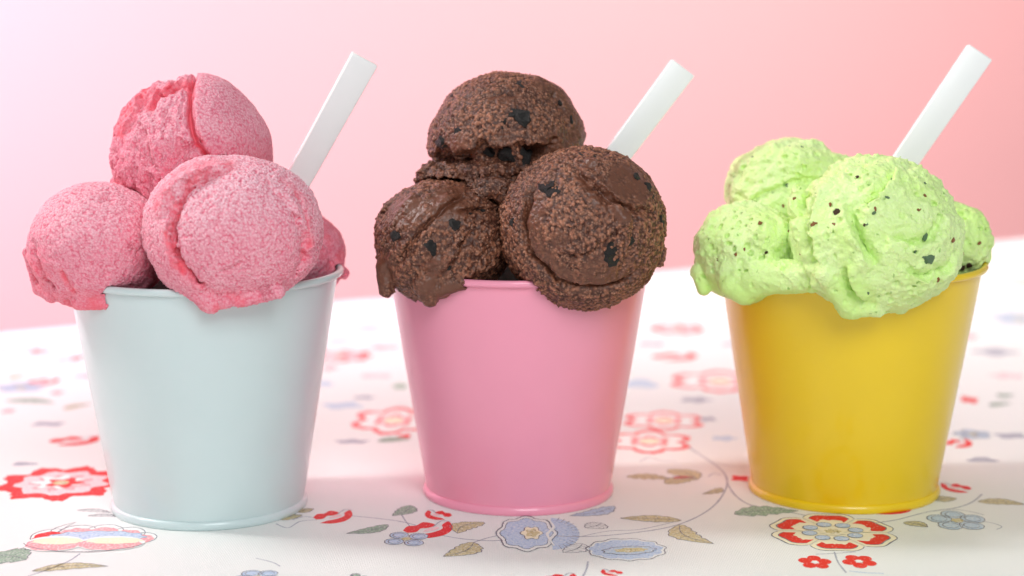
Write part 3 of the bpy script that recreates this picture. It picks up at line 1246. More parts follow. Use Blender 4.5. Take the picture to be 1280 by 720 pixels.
def straw_colour(cx, frost, wet, seed, deep=None):
    g = straw_grain(cx, seed)
    f = frost * np.clip(0.45 + 1.25 * g, 0, 1)  # frost on grain tops, with shadow contrast of the gaps coloured in
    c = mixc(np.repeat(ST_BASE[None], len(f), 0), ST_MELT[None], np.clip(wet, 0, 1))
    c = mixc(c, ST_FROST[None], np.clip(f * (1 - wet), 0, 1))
    if deep is not None:
        c = mixc(c, ST_DEEP[None], np.clip(deep, 0, 1))
    return rgba(c, np.clip(wet * 0.8, 0, 1))


# front scoop: ball face set in a thick folded collar
def s3_parts(cx):
    q = (0.07, -0.03)
    ex, ey = (cx.u - q[0]), (cx.v - q[1])
    s = np.sqrt((ex / 0.78) ** 2 + (ey / 0.80) ** 2) + cx.back
    ang = np.arctan2(ey, ex)
    left = sst(0.25, 0.75, np.cos(ang - 3.05))           # strongest at the left
    right = sst(0.55, 0.95, np.cos(ang - 0.15))
    wob = 0.05 * fbm(cx.P, 0.16, 2, 5) + 0.03 * fbm(cx.P, 0.6, 2, 6)
    return s + wob, ang, left, right


def s3_macro(cx):
    s, ang, left, right = s3_parts(cx)
    d = inside_ellipsoid(cx, 1.04, 0.90, 0.98)
    hgt = lump(cx, 0.45, 0.12, 1)
    hgt += groove(s - 0.985, 0.03, 1.0) * (2.6 * left + 0.4 * right)
    hgt += 1.9 * left * sst(1.0, 1.03, s) * (1 - sst(1.15, 1.6, s))
    hgt += 0.3 * right * sst(1.0, 1.06, s) * (1 - sst(1.2, 1.5, s))
    hgt += fold(cx, [(-0.76, 0.12), (-0.70, 0.37), (-0.53, 0.52), (-0.34, 0.63), (-0.18, 0.73), (-0.01, 0.79)], 2.6, 1.4, 1, 0.12)
    cut, _, _ = cx.line((-0.18, -0.50), (-0.05, -0.47), (0.06, -0.38))
    hgt += groove(cut, 0.018, 0.8)
    hgt += fold(cx, [(0.40, 0.58), (0.62, 0.37), (0.76, 0.12), (0.84, -0.12), (0.84, -0.36), (0.70, -0.58)], 1.0, 1.3, 1, 0.10)
    d = d - hgt
    d = smin(d, cx.capsule((-0.72, -0.55), 0.98, 2.6, (-0.30, -0.86), 1.02, 3.0), 1.6)
    d = smin(d, cx.capsule((-0.34, -0.86), 1.0, 2.6, (-0.12, -0.84), 1.0, 2.2), 1.4)
    d = smin(d, cx.capsule((0.05, -0.84), 0.96, 2.0, (0.5, -0.72), 0.98, 2.2), 1.6)
    return np.maximum(d, -pail_shell(cx.W, 'white'))


def s3_masks(cx):
    s, ang, left, right = s3_parts(cx)
    lip, _, _ = cx.line((-0.76, 0.25), (-0.72, 0.46), (-0.55, 0.67), (-0.30, 0.79), (-0.03, 0.82))
    wet = np.exp(-(lip / 0.09) ** 2) * 0.65
    wet = np.maximum(wet, np.exp(-((s - 1.01) / 0.045) ** 2) * (0.9 * left + 0.55 * right))
    bot = sst(-0.70, -0.92, cx.v) * (1 - 0.3 * (cx.u > 0.1))
    wet = np.maximum(wet, bot * 0.85)
    wet = wet * (0.75 + 0.5 * fbm(cx.P, 0.5, 2, 9))
    return np.clip(wet, 0, 1)


def s3_micro(cx):
    wet = s3_masks(cx)
    return (1 - 0.75 * wet) * 0.8 * straw_grain(cx, 3) + 0.25 * fbm(cx.P, 0.5, 2, 4) * (0.5 + wet)


def s3_col(cx):
    wet = s3_masks(cx)
    fr = 0.62 + 0.45 * sst(-0.5, 0.6, cx.v) + 0.08 * fbm(cx.P, 0.12, 2, 8)  # frost thickens upward; deeper pink below is shading put into the colour
    spots = np.maximum(cx.spot((0.36, -0.74), 0.08), 0.6 * cx.spot((0.42, 0.58), 0.05)) * (0.4 + 0.6 * (fbm(cx.P, 0.9, 2, 1) > 0))
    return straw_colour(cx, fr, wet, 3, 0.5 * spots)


# top scoop: torn left half, smooth right lobe
S1_CUT = [(0.10, 1.03), (0.03, 0.83), (0.01, 0.53), (0.05, 0.26), (0.16, 0.06), (0.28, -0.10)]


def s1_masks(cx):
    dl, side, par = cx.line(*S1_CUT)
    dl = dl + 0.02 * fbm(cx.P, 0.3, 2, 3)
    rgt = np.where(side > 0, 1.0, 0.0)
    sd = np.where(side > 0, dl, -dl)
    return dl, sd


def s1_macro(cx):
    dl, sd = s1_masks(cx)
    d = inside_ellipsoid(cx, 0.97, 0.95, 0.98)
    hgt = lump(cx, 0.5, 0.11, 4)
    hgt += 1.6 * sst(-0.015, 0.025, sd) * (1 - 0.8 * sst(0.1, 0.9, sd)) + groove(sd + 0.03, 0.04, 2.6)
    rough = sst(0.0, -0.1, sd)
    Q = cx.P * np.array([1.6, 0.8, 0.6], F32)
    hgt += rough * (1.5 * (0.35 - np.abs(fbm(Q, 0.16, 3, 12))) + 0.6 * fbm(Q, 0.35, 2, 13))
    hgt += fold(cx, [(-0.83, 0.22), (-0.75, 0.48), (-0.61, 0.69), (-0.42, 0.87)], 1.0, 2.6, 1, 0.1, 0.06)
    hgt += fold(cx, [(-0.55, 0.57), (-0.40, 0.78), (-0.18, 0.89), (0.02, 0.90)], 1.4, 2.6, 1, 0.1)
    a, _, _ = cx.line((-0.63, 0.39), (-0.55, 0.19), (-0.50, -0.11))
    hgt += groove(a, 0.03, 1.3)
    a, _, _ = cx.line((-0.35, 0.49), (-0.25, 0.61), (-0.08, 0.69))
    hgt += groove(a, 0.025, 0.9)
    a, _, _ = cx.line((-0.18, -0.06), (-0.08, 0.06), (0.05, 0.12))
    hgt += groove(a, 0.05, 1.4)
    d = d - hgt
    d = smin(d, cx.capsule((-0.98, -0.32), 1.03, 1.2, (-0.80, -0.55), 1.0, 2.4), 1.2)
    return carve(d, cx.W, [SB['S3'], (SB['S2'][0], SB['S2'][1] - 1)], -0.6)


def s1_wet(cx):
    dl, sd = s1_masks(cx)
    a, _, _ = cx.line((-0.89, 0.29), (-0.81, 0.51), (-0.67, 0.73), (-0.50, 0.89))
    b_, _, _ = cx.line((-0.53, 0.61), (-0.40, 0.78), (-0.18, 0.89), (0.00, 0.90))
    wet = np.maximum(np.exp(-(a / 0.07) ** 2), 0.8 * np.exp(-(b_ / 0.06) ** 2))
    wet = np.maximum(wet, 0.9 * np.exp(-((sd + 0.03) / 0.045) ** 2))
    wet = np.maximum(wet, 0.55 * sst(0.25, 0.6, cx.u) * sst(0.35, -0.35, cx.v))
    wet = np.maximum(wet, 0.9 * sst(-0.88, -0.98, cx.u) * sst(-0.2, -0.4, cx.v))
    wet = np.maximum(wet, 0.55 * sst(-0.4, -0.75, cx.v))
    return np.clip(wet, 0, 1)


def s1_micro(cx):
    dl, sd = s1_masks(cx)
    rough = sst(0.0, -0.1, sd)
    return (0.55 + 0.2 * rough) * straw_grain(cx, 5) * (1 - 0.7 * s1_wet(cx)) + rough * 0.45 * fbm(cx.P, 0.55, 2, 6)


def s1_col(cx):
    fr = 0.45 + 0.3 * sst(-0.2, 0.7, cx.v) + 0.10 * fbm(cx.P, 0.14, 2, 2)  # besides frost, the paler top has shading put into its colour
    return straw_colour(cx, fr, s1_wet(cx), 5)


# left scoop with a thin outer skirt
def s2_macro(cx):
    d = inside_ellipsoid(cx, 0.97, 0.875, 1.0)
    hgt = lump(cx, 0.5, 0.12, 7)
    hgt += fold(cx, [(-0.96, 0.18), (-0.91, -0.21), (-0.80, -0.49), (-0.62, -0.70)], 1.0, 1.8, -1, 0.08)
    b_, _, _ = cx.line((-0.53, -0.38), (-0.46, -0.56), (-0.37, -0.70))
    hgt += groove(b_, 0.03, 1.2)
    cc, _, _ = cx.line((0.08, 0.67), (0.17, 0.71), (0.22, 0.66))
    hgt += groove(cc, 0.04, 1.4)
    e, _, _ = cx.line((0.53, -0.13), (0.62, -0.03), (0.69, 0.07))
    hgt += groove(e, 0.03, 0.9)
    hgt += 0.9 * sst(0.86, 0.97, np.sqrt((cx.u / .97) ** 2 + (cx.v / .9) ** 2)) * sst(0.2, -0.5, cx.v) * (0.4 + fbm(cx.P, 0.25, 2, 2))
    d = d - hgt
    d = smin(d, cx.capsule((-1.02, -0.10), 1.02, 1.2, (-0.86, -0.62), 1.06, 1.8), 1.0)
    d = smin(d, cx.capsule((-0.86, -0.62), 1.06, 1.8, (-0.68, -0.72), 1.0, 2.2), 1.0)
    d = smin(d, cx.capsule((-0.30, -0.80), 0.95, 2.4, (0.2, -0.80), 0.95, 2.2), 1.8)
    d = carve(d, cx.W, [SB['S3']], -1.5)
    return np.maximum(d, -pail_shell(cx.W, 'white'))


def s2_wet(cx):
    b_, _, _ = cx.line((-0.53, -0.38), (-0.46, -0.56), (-0.37, -0.70))
    wet = 0.7 * np.exp(-(b_ / 0.06) ** 2)
    wet = np.maximum(wet, 0.8 * sst(-0.55, -0.9, cx.v))
    wet = np.maximum(wet, 0.45 * sst(0.4, 0.8, cx.u) * sst(0.2, -0.2, cx.v))
    wet = np.maximum(wet, 0.5 * sst(-0.5, -0.9, cx.u) * sst(0.1, -0.3, cx.v))
    return np.clip(wet * (0.8 + 0.4 * fbm(cx.P, 0.4, 2, 3)), 0, 1)


def s2_micro(cx):
    return 0.62 * straw_grain(cx, 8) * (1 - 0.7 * s2_wet(cx)) + 0.2 * fbm(cx.P, 0.5, 2, 6)


def s2_col(cx):
    fr = 0.52 + 0.4 * sst(-0.3, 0.6, cx.v) + 0.08 * fbm(cx.P, 0.14, 2, 2)  # upward frost also carries top-to-bottom shading as colour
    sp = np.maximum(cx.spot((0.44, -0.02), 0.06), 0.5 * cx.spot((-0.58, -0.1), 0.03)) * (fbm(cx.P, 0.9, 2, 1) > -0.1)
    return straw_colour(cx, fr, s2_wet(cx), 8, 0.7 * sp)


def s4_macro(cx):
    d = inside_ellipsoid(cx, 1.0, 1.0, 1.0) - lump(cx, 0.6, 0.14, 17)
    a, _, _ = cx.line((0.50, 0.37), (0.67, 0.17), (0.73, -0.13))
    d = d - groove(a, 0.05, 1.5)
    d = smin(d, cx.capsule((0.80, -0.15), 0.95, 1.5, (0.96, -0.34), 1.0, 1.8), 1.2)
    d = carve(d, cx.W, [SB['S3'], SB['S1']], 0.1)
    return np.maximum(d, -pail_shell(cx.W, 'white'))


def s4_micro(cx):
    return 0.45 * straw_grain(cx, 9) + 0.3 * fbm(cx.P, 0.5, 2, 6)


def s4_col(cx):
    return straw_colour(cx, 0.45 + 0.2 * fbm(cx.P, 0.14, 2, 2), np.clip(0.12 + 0.5 * fbm(cx.P, 0.3, 2, 5), 0, 1), 9)


GRID = {'strawberry_ice_cream': 0.31, 'chocolate_ice_cream': 0.35, 'pistachio_ice_cream': 0.40}      # mm


def scoop(name, ball, macro, micro, col, mat, label, group, pad=6.0):
    o = build_scoop(name, ball[0], ball[1], macro, micro, col, mat, GRID[mat.name], pad)
    return tag(o, label, 'ice cream', group)


G1, G2, G3 = 'pink scoops in the white pail', 'chocolate scoops in the pink pail', 'green scoops in the yellow pail'
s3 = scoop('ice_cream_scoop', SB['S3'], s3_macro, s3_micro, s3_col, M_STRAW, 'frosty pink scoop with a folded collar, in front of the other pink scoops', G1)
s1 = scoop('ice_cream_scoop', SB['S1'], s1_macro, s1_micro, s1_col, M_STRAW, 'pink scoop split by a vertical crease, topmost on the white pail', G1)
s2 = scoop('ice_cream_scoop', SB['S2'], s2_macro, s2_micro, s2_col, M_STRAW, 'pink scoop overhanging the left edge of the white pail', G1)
s4 = scoop('ice_cream_scoop', SB['S4'], s4_macro, s4_micro, s4_col, M_STRAW, 'pink scoop mostly hidden behind others at right of the white pail', G1)

# ---------------------------------------------------------------- chocolate
CH_BASE, CH_FROST, CH_MELT, CH_DEEP = col3((70, 34, 22)), col3((174, 112, 83)), col3((104, 61, 43)), col3((40, 20, 16))


def choc_grain(cx, seed=0):
    w = worley(cx.P, 0.74, seed)
    return 0.55 - w + 0.3 * vnoise(cx.P, 1.4, seed + 3)


def choc_colour(cx, frost, wet, seed, deep=None):
    g = choc_grain(cx, seed)
    f = frost * np.clip(0.16 + 1.7 * g, 0, 1)  # frosted grain tops; dark gaps also hold painted shadow contrast
    c = mixc(np.repeat(CH_BASE[None], len(f), 0), CH_MELT[None], np.clip(wet, 0, 1))
    c = mixc(c, CH_FROST[None], np.clip(f * (1 - wet), 0, 1))
    if deep is not None:
        c = mixc(c, CH_DEEP[None], np.clip(deep, 0, 1))
    return rgba(c, np.clip(wet, 0, 1))


# right-hand scoop
def c3_arc(cx):
    q = (0.10, 0.06)
    ex, ey = cx.u - q[0], cx.v - q[1]
    s = np.sqrt(ex * ex + ey * ey) + cx.back
    a = np.arctan2(ey, ex)
    lowleft = sst(-0.1, 0.45, np.cos(a - 4.05))
    return s + 0.03 * fbm(cx.P, 0.2, 2, 4) + 0.05 * fbm(cx.P, 0.07, 2, 14), lowleft


def c3_macro(cx):
    s, ll = c3_arc(cx)
    d = inside_ellipsoid(cx, 1.0, 0.985, 1.0)
    hgt = lump(cx, 0.5, 0.12, 21)
    hgt += ll * groove(s - 0.83, 0.03, 2.8) + ll * 0.9 * sst(0.835, 0.87, s)
    hgt += fold(cx, [(-0.12, 0.77), (0.12, 0.51), (0.35, 0.33), (0.61, 0.22), (0.86, 0.22)], 1.6, 2.2, 1, 0.12, 0.08)
    hgt += fold(cx, [(-0.27, -0.33), (-0.02, -0.31), (0.18, -0.22), (0.37, -0.06), (0.49, 0.14)], 0.9, 1.5, 1, 0.10, 0.06)
    e, _, _ = cx.line((0.61, 0.02), (0.59, -0.25), (0.44, -0.55))
    hgt += groove(e, 0.04, 1.0)
    d = d - hgt
    d = smin(d, cx.blob((0.08, 0.75), 0.99, 2.1, (1.2, 1, .9)), 0.8)
    d = smin(d, cx.capsule(*((0.37, 0.22),), 0.99, 2.0, *((0.47, 0.08),), 1.0, 2.6), 0.8)
    d = smin(d, cx.capsule((0.95, -0.25), 0.98, 1.6, (0.93, -0.42), 1.02, 1.8), 1.2)
    return np.maximum(d, -pail_shell(cx.W, 'pink'))


def c3_wet(cx):
    s, ll = c3_arc(cx)
    wet = ll * sst(0.58, 0.66, s) * (1 - sst(0.84, 0.88, s)) * 0.6
    a, _, _ = cx.line((-0.05, 0.58), (0.15, 0.33), (0.44, 0.14))
    wet = np.maximum(wet, 0.9 * np.exp(-(a / 0.07) ** 2))
    wet = np.maximum(wet, cx.spot((0.08, 0.75), 0.08))
    wet = np.maximum(wet, cx.spot((0.43, 0.14), 0.10))
    wet = np.maximum(wet, cx.spot((0.18, -0.53), 0.22) * 0.8)
    wet = np.maximum(wet, 0.5 * sst(0.4, 0.8, cx.u) * sst(0.2, 0.6, cx.v))
    wet = np.maximum(wet, 0.85 * cx.spot((0.49, 0.48), 0.30))
    wet = np.maximum(wet, 0.7 * cx.spot((-0.29, -0.16), 0.12))
    return np.clip(1.15 * wet * (0.85 + 0.6 * fbm(cx.P, 0.35, 3, 3)), 0, 1)


def c3_micro(cx):
    w = c3_wet(cx)
    return 1.0 * choc_grain(cx, 2) * (1 - 0.85 * w) + 0.35 * fbm(cx.P, 0.5, 2, 6) * (1 - 0.6 * w)


def c3_col(cx):
    fr = 0.85 + 0.3 * fbm(cx.P, 0.12, 2, 2)
    return choc_colour(cx, fr, c3_wet(cx), 2)


# top scoop: dome with a crumbly torn underside
def c1_macro(cx):
    d = inside_ellipsoid(cx, 1.0, 0.99, 1.0)
    hgt = lump(cx, 0.7, 0.12, 31)
    led = 0.06 + 0.10 * cx.u + 0.11 * fbm(cx.P, 0.15, 2, 4) + 0.05 * fbm(cx.P, 0.45, 2, 5)
    k = (1 - sst(0.35, 0.75, cx.u)) * (cx.w > -0.3)
    below = sst(led, led - 0.05, cx.v)
    hgt += -8.0 * (0.75 + 0.6 * fbm(cx.P, 0.12, 2, 44)) * k * below * (1 - 0.8 * sst(-0.14, -0.26, cx.v + 0.04 * fbm(cx.P, .3, 2, 8)))
    hgt += 0.3 * k * np.exp(-((cx.v - led - 0.05) / 0.06) ** 2)
    hgt += k * below * (1.6 * fbm(cx.P, 0.30, 3, 14) + 2.4 * (0.5 - worley(cx.P, 0.24, 4)))
    a, _, _ = cx.line((0.41, 0.86), (0.60, 0.80), (0.78, 0.60), (0.93, 0.32), (0.99, 0.16))
    hgt += 1.2 * np.exp(-(a / 0.07) ** 2)
    b_, _, _ = cx.line((0.60, 0.66), (0.72, 0.53), (0.82, 0.32), (0.87, 0.14))
    hgt += groove(b_, 0.04, 1.3)
    e, _, _ = cx.line((-0.21, 0.66), (-0.07, 0.70), (0.08, 0.69))
    hgt += groove(e, 0.03, 0.9)
    d = d - hgt
    skirt = cx.blob((-0.66, -0.38), 0.84, 8.0, (1.45, 1.2, 0.75)) - 1.5 * fbm(cx.P, 0.28, 3, 19) - 2.2 * (0.5 - worley(cx.P, 0.26, 5))
    d = smin(d, skirt, 1.5)
    low = cx.blob((-0.05, -0.52), 0.92, 6.0, (2.0, 1.3, 0.72)) - 1.5 * fbm(cx.P, 0.28, 3, 23) - 2.2 * (0.5 - worley(cx.P, 0.26, 6))
    d = smin(d, low, 1.5)
    return carve(d, cx.W, [CB['C3'], (CB['C2'][0], CB['C2'][1])], -0.5)


def c1_wet(cx):
    a, _, _ = cx.line((0.41, 0.86), (0.60, 0.80), (0.78, 0.60), (0.93, 0.32), (0.99, 0.16))
    wet = np.exp(-(a / 0.09) ** 2)
    wet = np.maximum(wet, 0.95 * cx.spot((0.72, -0.02), 0.30))
    wet = np.maximum(wet, 0.6 * cx.spot((0.0, 0.12), 0.14))
    wet = np.maximum(wet, 0.8 * cx.spot((-0.6, 0.02), 0.2))
    e, _, _ = cx.line((-0.18, 0.64), (-0.02, 0.61), (0.13, 0.66))
    wet = np.maximum(wet, 0.8 * np.exp(-(e / 0.05) ** 2))
    return np.clip(wet * (0.8 + 0.4 * fbm(cx.P, 0.35, 2, 3)), 0, 1)


def c1_micro(cx):
    w = c1_wet(cx)
    tear = sst(0.0, -0.12, cx.v)
    return 0.9 * choc_grain(cx, 5) * (1 - 0.8 * w) + (0.3 + 0.5 * tear) * fbm(cx.P, 0.5, 3, 6) * (1 - 0.5 * w)


def c1_col(cx):
    tear = sst(0.0, -0.12, cx.v)
    fr = 0.8 - 0.3 * tear + 0.3 * fbm(cx.P, 0.12, 2, 2)
    return choc_colour(cx, np.clip(fr, 0, 1), c1_wet(cx), 5, 0.35 * tear * sst(-0.1, 0.5, fbm(cx.P, 0.25, 2, 9)))


# left scoop with two melting drips
def c2_macro(cx):
    d = inside_ellipsoid(cx, 1.0, 0.93, 1.0)
    hgt = lump(cx, 0.6, 0.12, 41)
    D_ = (cx.P @ np.array([0.75, 0, -0.66], F32))
    Q = np.stack([D_ * 1.9, cx.P[:, 1] * .8, (cx.P @ np.array([0.66, 0, 0.75], F32)) * 0.55], 1)
    hgt += 0.75 * fbm(Q, 0.20, 3, 12) * sst(-0.75, -0.4, cx.v)
    hgt += fold(cx, [(-0.65, -0.24), (-0.36, 0.16), (-0.06, 0.44), (0.36, 0.75)], 1.4, 1.8, 1, 0.14)
    hgt += fold(cx, [(0.06, -0.45), (0.22, -0.04), (0.51, 0.22)], 1.2, 1.6, 1, 0.12)
    hgt += fold(cx, [(0.22, 0.45), (0.55, 0.52), (0.86, 0.45)], 1.2, 1.8, 1, 0.12)
    hgt += fold(cx, [(-0.48, 0.61), (-0.15, 0.73), (0.18, 0.87)], 0.8, 1.0, -1, 0.10)
    d = d - hgt
    d = smin(d, cx.capsule((-0.86, -0.35), 0.98, 2.6, (-0.82, -0.70), 1.12, 2.6), 1.8)
    d = smin(d, cx.capsule((-0.25, -0.62), 0.95, 4.2, (-0.19, -0.84), 1.06, 2.4), 2.2)
    d = smin(d, cx.capsule((-0.10, -0.70), 0.98, 2.4, (0.30, -0.60), 1.0, 2.0), 2.0)
    d = carve(d, cx.W, [CB['C3']], 0.1)
    return np.maximum(d, -pail_shell(cx.W, 'pink'))


def c2_wet(cx):
    a, _, _ = cx.line((-0.84, -0.30), (-0.82, -0.9))
    b_, _, _ = cx.line((-0.10, -0.35), (-0.22, -0.65), (-0.2, -1.0))
    e, _, _ = cx.line((-0.2, -0.75), (0.35, -0.62))
    wet = np.exp(-(a / 0.13) ** 2)
    wet = np.maximum(wet, np.exp(-(b_ / 0.17) ** 2))
    wet = np.maximum(wet, np.exp(-(e / 0.12) ** 2))
    wet = np.maximum(wet, 0.9 * cx.spot((0.1, 0.55), 0.36))
    wet = np.maximum(wet, 0.9 * cx.spot((-0.5, 0.45), 0.30))
    return np.clip(wet * (0.85 + 0.4 * fbm(cx.P, 0.35, 2, 3)), 0, 1)


def c2_micro(cx):
    w = c2_wet(cx)
    return 0.8 * choc_grain(cx, 7) * (1 - 0.85 * w) + 0.35 * fbm(cx.P, 0.5, 2, 6) * (1 - 0.6 * w)


def c2_col(cx):
    fr = 0.7 + 0.3 * fbm(cx.P, 0.12, 2, 2)
    return choc_colour(cx, fr, c2_wet(cx), 7)


c3 = scoop('ice_cream_scoop', CB['C3'], c3_macro, c3_micro, c3_col, M_CHOC, 'brown scoop with dark chunks, overhanging the right of the pink pail', G2)
c1 = scoop('ice_cream_scoop', CB['C1'], c1_macro, c1_micro, c1_col, M_CHOC, 'brown scoop with a torn crumbly underside, topmost on the pink pail', G2)
c2 = scoop('ice_cream_scoop', CB['C2'], c2_macro, c2_micro, c2_col, M_CHOC, 'brown scoop with two melting drips, at left of the pink pail', G2)

# ---------------------------------------------------------------- pistachio
PI_BASE, PI_FROST, PI_MELT, PI_DEEP = col3((211, 242, 142)), col3((238, 252, 200)), col3((206, 241, 136)), col3((120, 170, 60))


def pits(cx, seed):
    """scattered air holes and scrapes"""
    w = worley(cx.P, 0.36, seed)
    on = sst(0.0, 0.35, vnoise(cx.P, 0.13, seed + 9))
    return 1.5 * on * (1 - sst(0.16, 0.42, w))


def pist_colour(cx, frost, wet, seed, deep=None):
    g = straw_grain(cx, seed)
    f = frost * np.clip(0.5 + 0.3 * g, 0, 1)
    c = mixc(np.repeat(PI_BASE[None], len(f), 0), PI_MELT[None], np.clip(wet, 0, 1))
    c = mixc(c, PI_FROST[None], np.clip(f * (1 - wet), 0, 1))
    crumbs = (vnoise(cx.P, 0.55, seed + 30) > 0.80) & (vnoise(cx.P, 1.3, seed + 31) > 0.0)
    c = mixc(c, PI_DEEP[None], 0.8 * crumbs.astype(F32))
    return rgba(c, np.clip(wet * 0.85, 0, 1))


P3_F1 = [(-0.61, 0.86), (-0.82, 0.63), (-0.89, 0.38), (-0.88, 0.18)]
P3_F2 = [(-0.43, 0.79), (-0.62, 0.47), (-0.68, 0.04), (-0.57, -0.39), (-0.51, -0.73)]
P3_F3 = [(-0.34, 0.35), (-0.26, 0.09), (-0.11, -0.20), (0.02, -0.35)]
P3_F4 = [(0.16, -0.01), (0.45, -0.11), (0.64, -0.06), (0.76, 0.09), (0.74, 0.28)]
P3_F6 = [(0.24, 0.81), (0.14, 0.57), (-0.03, 0.38), (-0.20, 0.31)]
P3_F7 = [(0.26, -0.35), (0.55, -0.49), (0.82, -0.39), (0.95, -0.15)]
P3_F5 = [(-0.30, -0.35), (-0.22, -0.59), (-0.08, -0.78)]


def p3_macro(cx):
    d = inside_ellipsoid(cx, 1.02, 0.97, 1.0)
    hgt = lump(cx, 0.8, 0.10, 51)
    for pts, lf, dp, fl in ((P3_F1, 3.6, 3.4, -1), (P3_F2, 4.2, 6.0, 1), (P3_F3, 3.2, 4.2, -1), (P3_F4, 3.2, 2.8, -1), (P3_F5, 2.4, 3.8, 1), (P3_F6, 2.6, 2.8, 1), (P3_F7, 2.0, 2.0, -1)):
        hgt += fold(cx, pts, lf, dp, fl, 0.15, 0.07)
    top = sst(0.25, 0.6, cx.v)
    hgt += top * 0.9 * fbm(cx.P, 0.28, 3, 9)
    d = d - hgt
    d = smin(d, cx.capsule((-0.55, -0.45), 0.97, 4.0, (-0.25, -0.86), 0.98, 3.6), 2.5)
    d = smin(d, cx.capsule((-0.30, -0.82), 0.98, 3.4, (0.05, -0.86), 0.98, 2.8), 2.5)
    d = smin(d, cx.capsule((-0.88, 0.1), 0.97, 3.0, (-0.62, -0.55), 0.97, 2.6), 2.0)
    return np.maximum(d, -pail_shell(cx.W, 'yellow'))


def p3_wet(cx):
    wet = 0.8 * cx.spot((-0.25, -0.72), 0.30)
    a, _, _ = cx.line((-0.80, 0.50), (-0.86, 0.2), (-0.8, -0.1))
    wet = np.maximum(wet, 0.6 * np.exp(-(a / 0.10) ** 2))
    a, _, _ = cx.line((-0.35, 0.0), (-0.22, -0.6))
    wet = np.maximum(wet, 0.7 * np.exp(-(a / 0.09) ** 2))
    return np.clip(wet * (0.85 + 0.4 * fbm(cx.P, 0.3, 2, 3)), 0, 1)


def p3_micro(cx):
    w = p3_wet(cx)
    return (1 - 0.85 * w) * (0.45 * straw_grain(cx, 12) + 0.7 * fbm(cx.P, 0.42, 3, 6) - pits(cx, 3))


def p3_col(cx):
    return pist_colour(cx, 0.6 + 0.3 * fbm(cx.P, 0.15, 2, 2), p3_wet(cx), 12)


def p2_macro(cx):
    d = inside_ellipsoid(cx, 1.0, 0.90, 1.0)
    hgt = lump(cx, 1.3, 0.10, 61)
    hgt += fold(cx, [(0.42, 0.70), (0.46, 0.23), (0.71, -0.28)], 1.4, 1.6, 1, 0.15)
    hgt += fold(cx, [(0.71, 0.78), (0.78, 0.30), (0.96, -0.13)], 1.2, 1.4, 1, 0.15)
    d = d - hgt
    d = smin(d, cx.capsule((-0.90, -0.35), 0.98, 2.6, (-0.80, -0.66), 1.05, 2.2), 1.5)
    d = smin(d, cx.capsule((-0.3, -0.55), 0.97, 4.4, (-0.05, -0.76), 1.05, 3.2), 2.5)
    d = smin(d, cx.capsule((-0.1, -0.65), 1.0, 3.4, (0.55, -0.42), 1.0, 3.0), 2.5)
    d = smin(d, cx.capsule((0.25, 0.35), 0.92, 6.0, (0.95, 0.15), 1.05, 6.5), 3.0)
    d = smin(d, cx.capsule((0.20, -0.46), 1.05, 5.0, (1.05, -0.40), 1.75, 5.6), 5.0)
    d = carve(d, cx.W, [PB['P3']], -1.2)
    return np.maximum(d, -pail_shell(cx.W, 'yellow'))


def p2_wet(cx):
    wet = 0.9 * sst(-0.15, -0.6, cx.v + 0.08 * fbm(cx.P, 0.25, 2, 3))
    return np.clip(np.maximum(wet, 0.4 * sst(-0.5, -0.9, cx.u)), 0, 1)


def p2_micro(cx):
    w = p2_wet(cx)
    return (1 - 0.85 * w) * (0.45 * straw_grain(cx, 14) + 0.7 * fbm(cx.P, 0.45, 3, 6) - pits(cx, 4))


def p2_col(cx):
    return pist_colour(cx, 0.6 + 0.3 * fbm(cx.P, 0.15, 2, 2), p2_wet(cx), 14)


def p1_macro(cx):
    d = inside_ellipsoid(cx, 1.0, 0.98, 1.0) - lump(cx, 1.4, 0.09, 71) - fold(cx, [(-0.77, -0.23), (-0.39, 0.13), (0.18, 0.35), (0.68, 0.35)], 1.3, 1.2, 1, 0.2) - fold(cx, [(-0.58, 0.57), (-0.14, 0.76), (0.37, 0.73)], 0.9, 0.9, -1, 0.2)
    d = smin(d, cx.capsule((0.1, 0.55), 0.9, 6.0, (0.95, 0.35), 1.05, 7.0), 4.0)
    return carve(d, cx.W, [PB['P3'], PB['P2']], 0.0)


def p1_micro(cx):
    return 0.45 * straw_grain(cx, 16) + 0.75 * fbm(cx.P, 0.45, 3, 6) - pits(cx, 5)


def p1_col(cx):
    return pist_colour(cx, 0.75 + 0.3 * fbm(cx.P, 0.15, 2, 2), np.clip(0.3 * fbm(cx.P, 0.2, 2, 5), 0, 1), 16)


def p4_macro(cx):
    d = inside_ellipsoid(cx, 1.0, 1.0, 1.0) - lump(cx, 0.9, 0.13, 81)
    d = carve(d, cx.W, [PB['P3']], 0.0)
    return np.maximum(d, -pail_shell(cx.W, 'yellow'))


def p4_micro(cx):
    return 0.45 * straw_grain(cx, 18) + 0.8 * fbm(cx.P, 0.42, 3, 6) - pits(cx, 6)


def p4_col(cx):
    return pist_colour(cx, 0.4 + 0.3 * fbm(cx.P, 0.15, 2, 2), np.clip(0.3 + 0.4 * fbm(cx.P, 0.2, 2, 5), 0, 1), 18)


p3 = scoop('ice_cream_scoop', PB['P3'], p3_macro, p3_micro, p3_col, M_PIST, 'large folded pale green scoop, in front of the other green scoops', G3)
p2 = scoop('ice_cream_scoop', PB['P2'], p2_macro, p2_micro, p2_col, M_PIST, 'pale green scoop dripping over the left edge of the yellow pail', G3, 17.0)
p1 = scoop('ice_cream_scoop', PB['P1'], p1_macro, p1_micro, p1_col, M_PIST, 'rounded pale green scoop behind the dripping one, farthest from camera', G3)
p4 = scoop('ice_cream_scoop', PB['P4'], p4_macro, p4_micro, p4_col, M_PIST, 'small pale green scoop at the right edge of the yellow pail', G3)


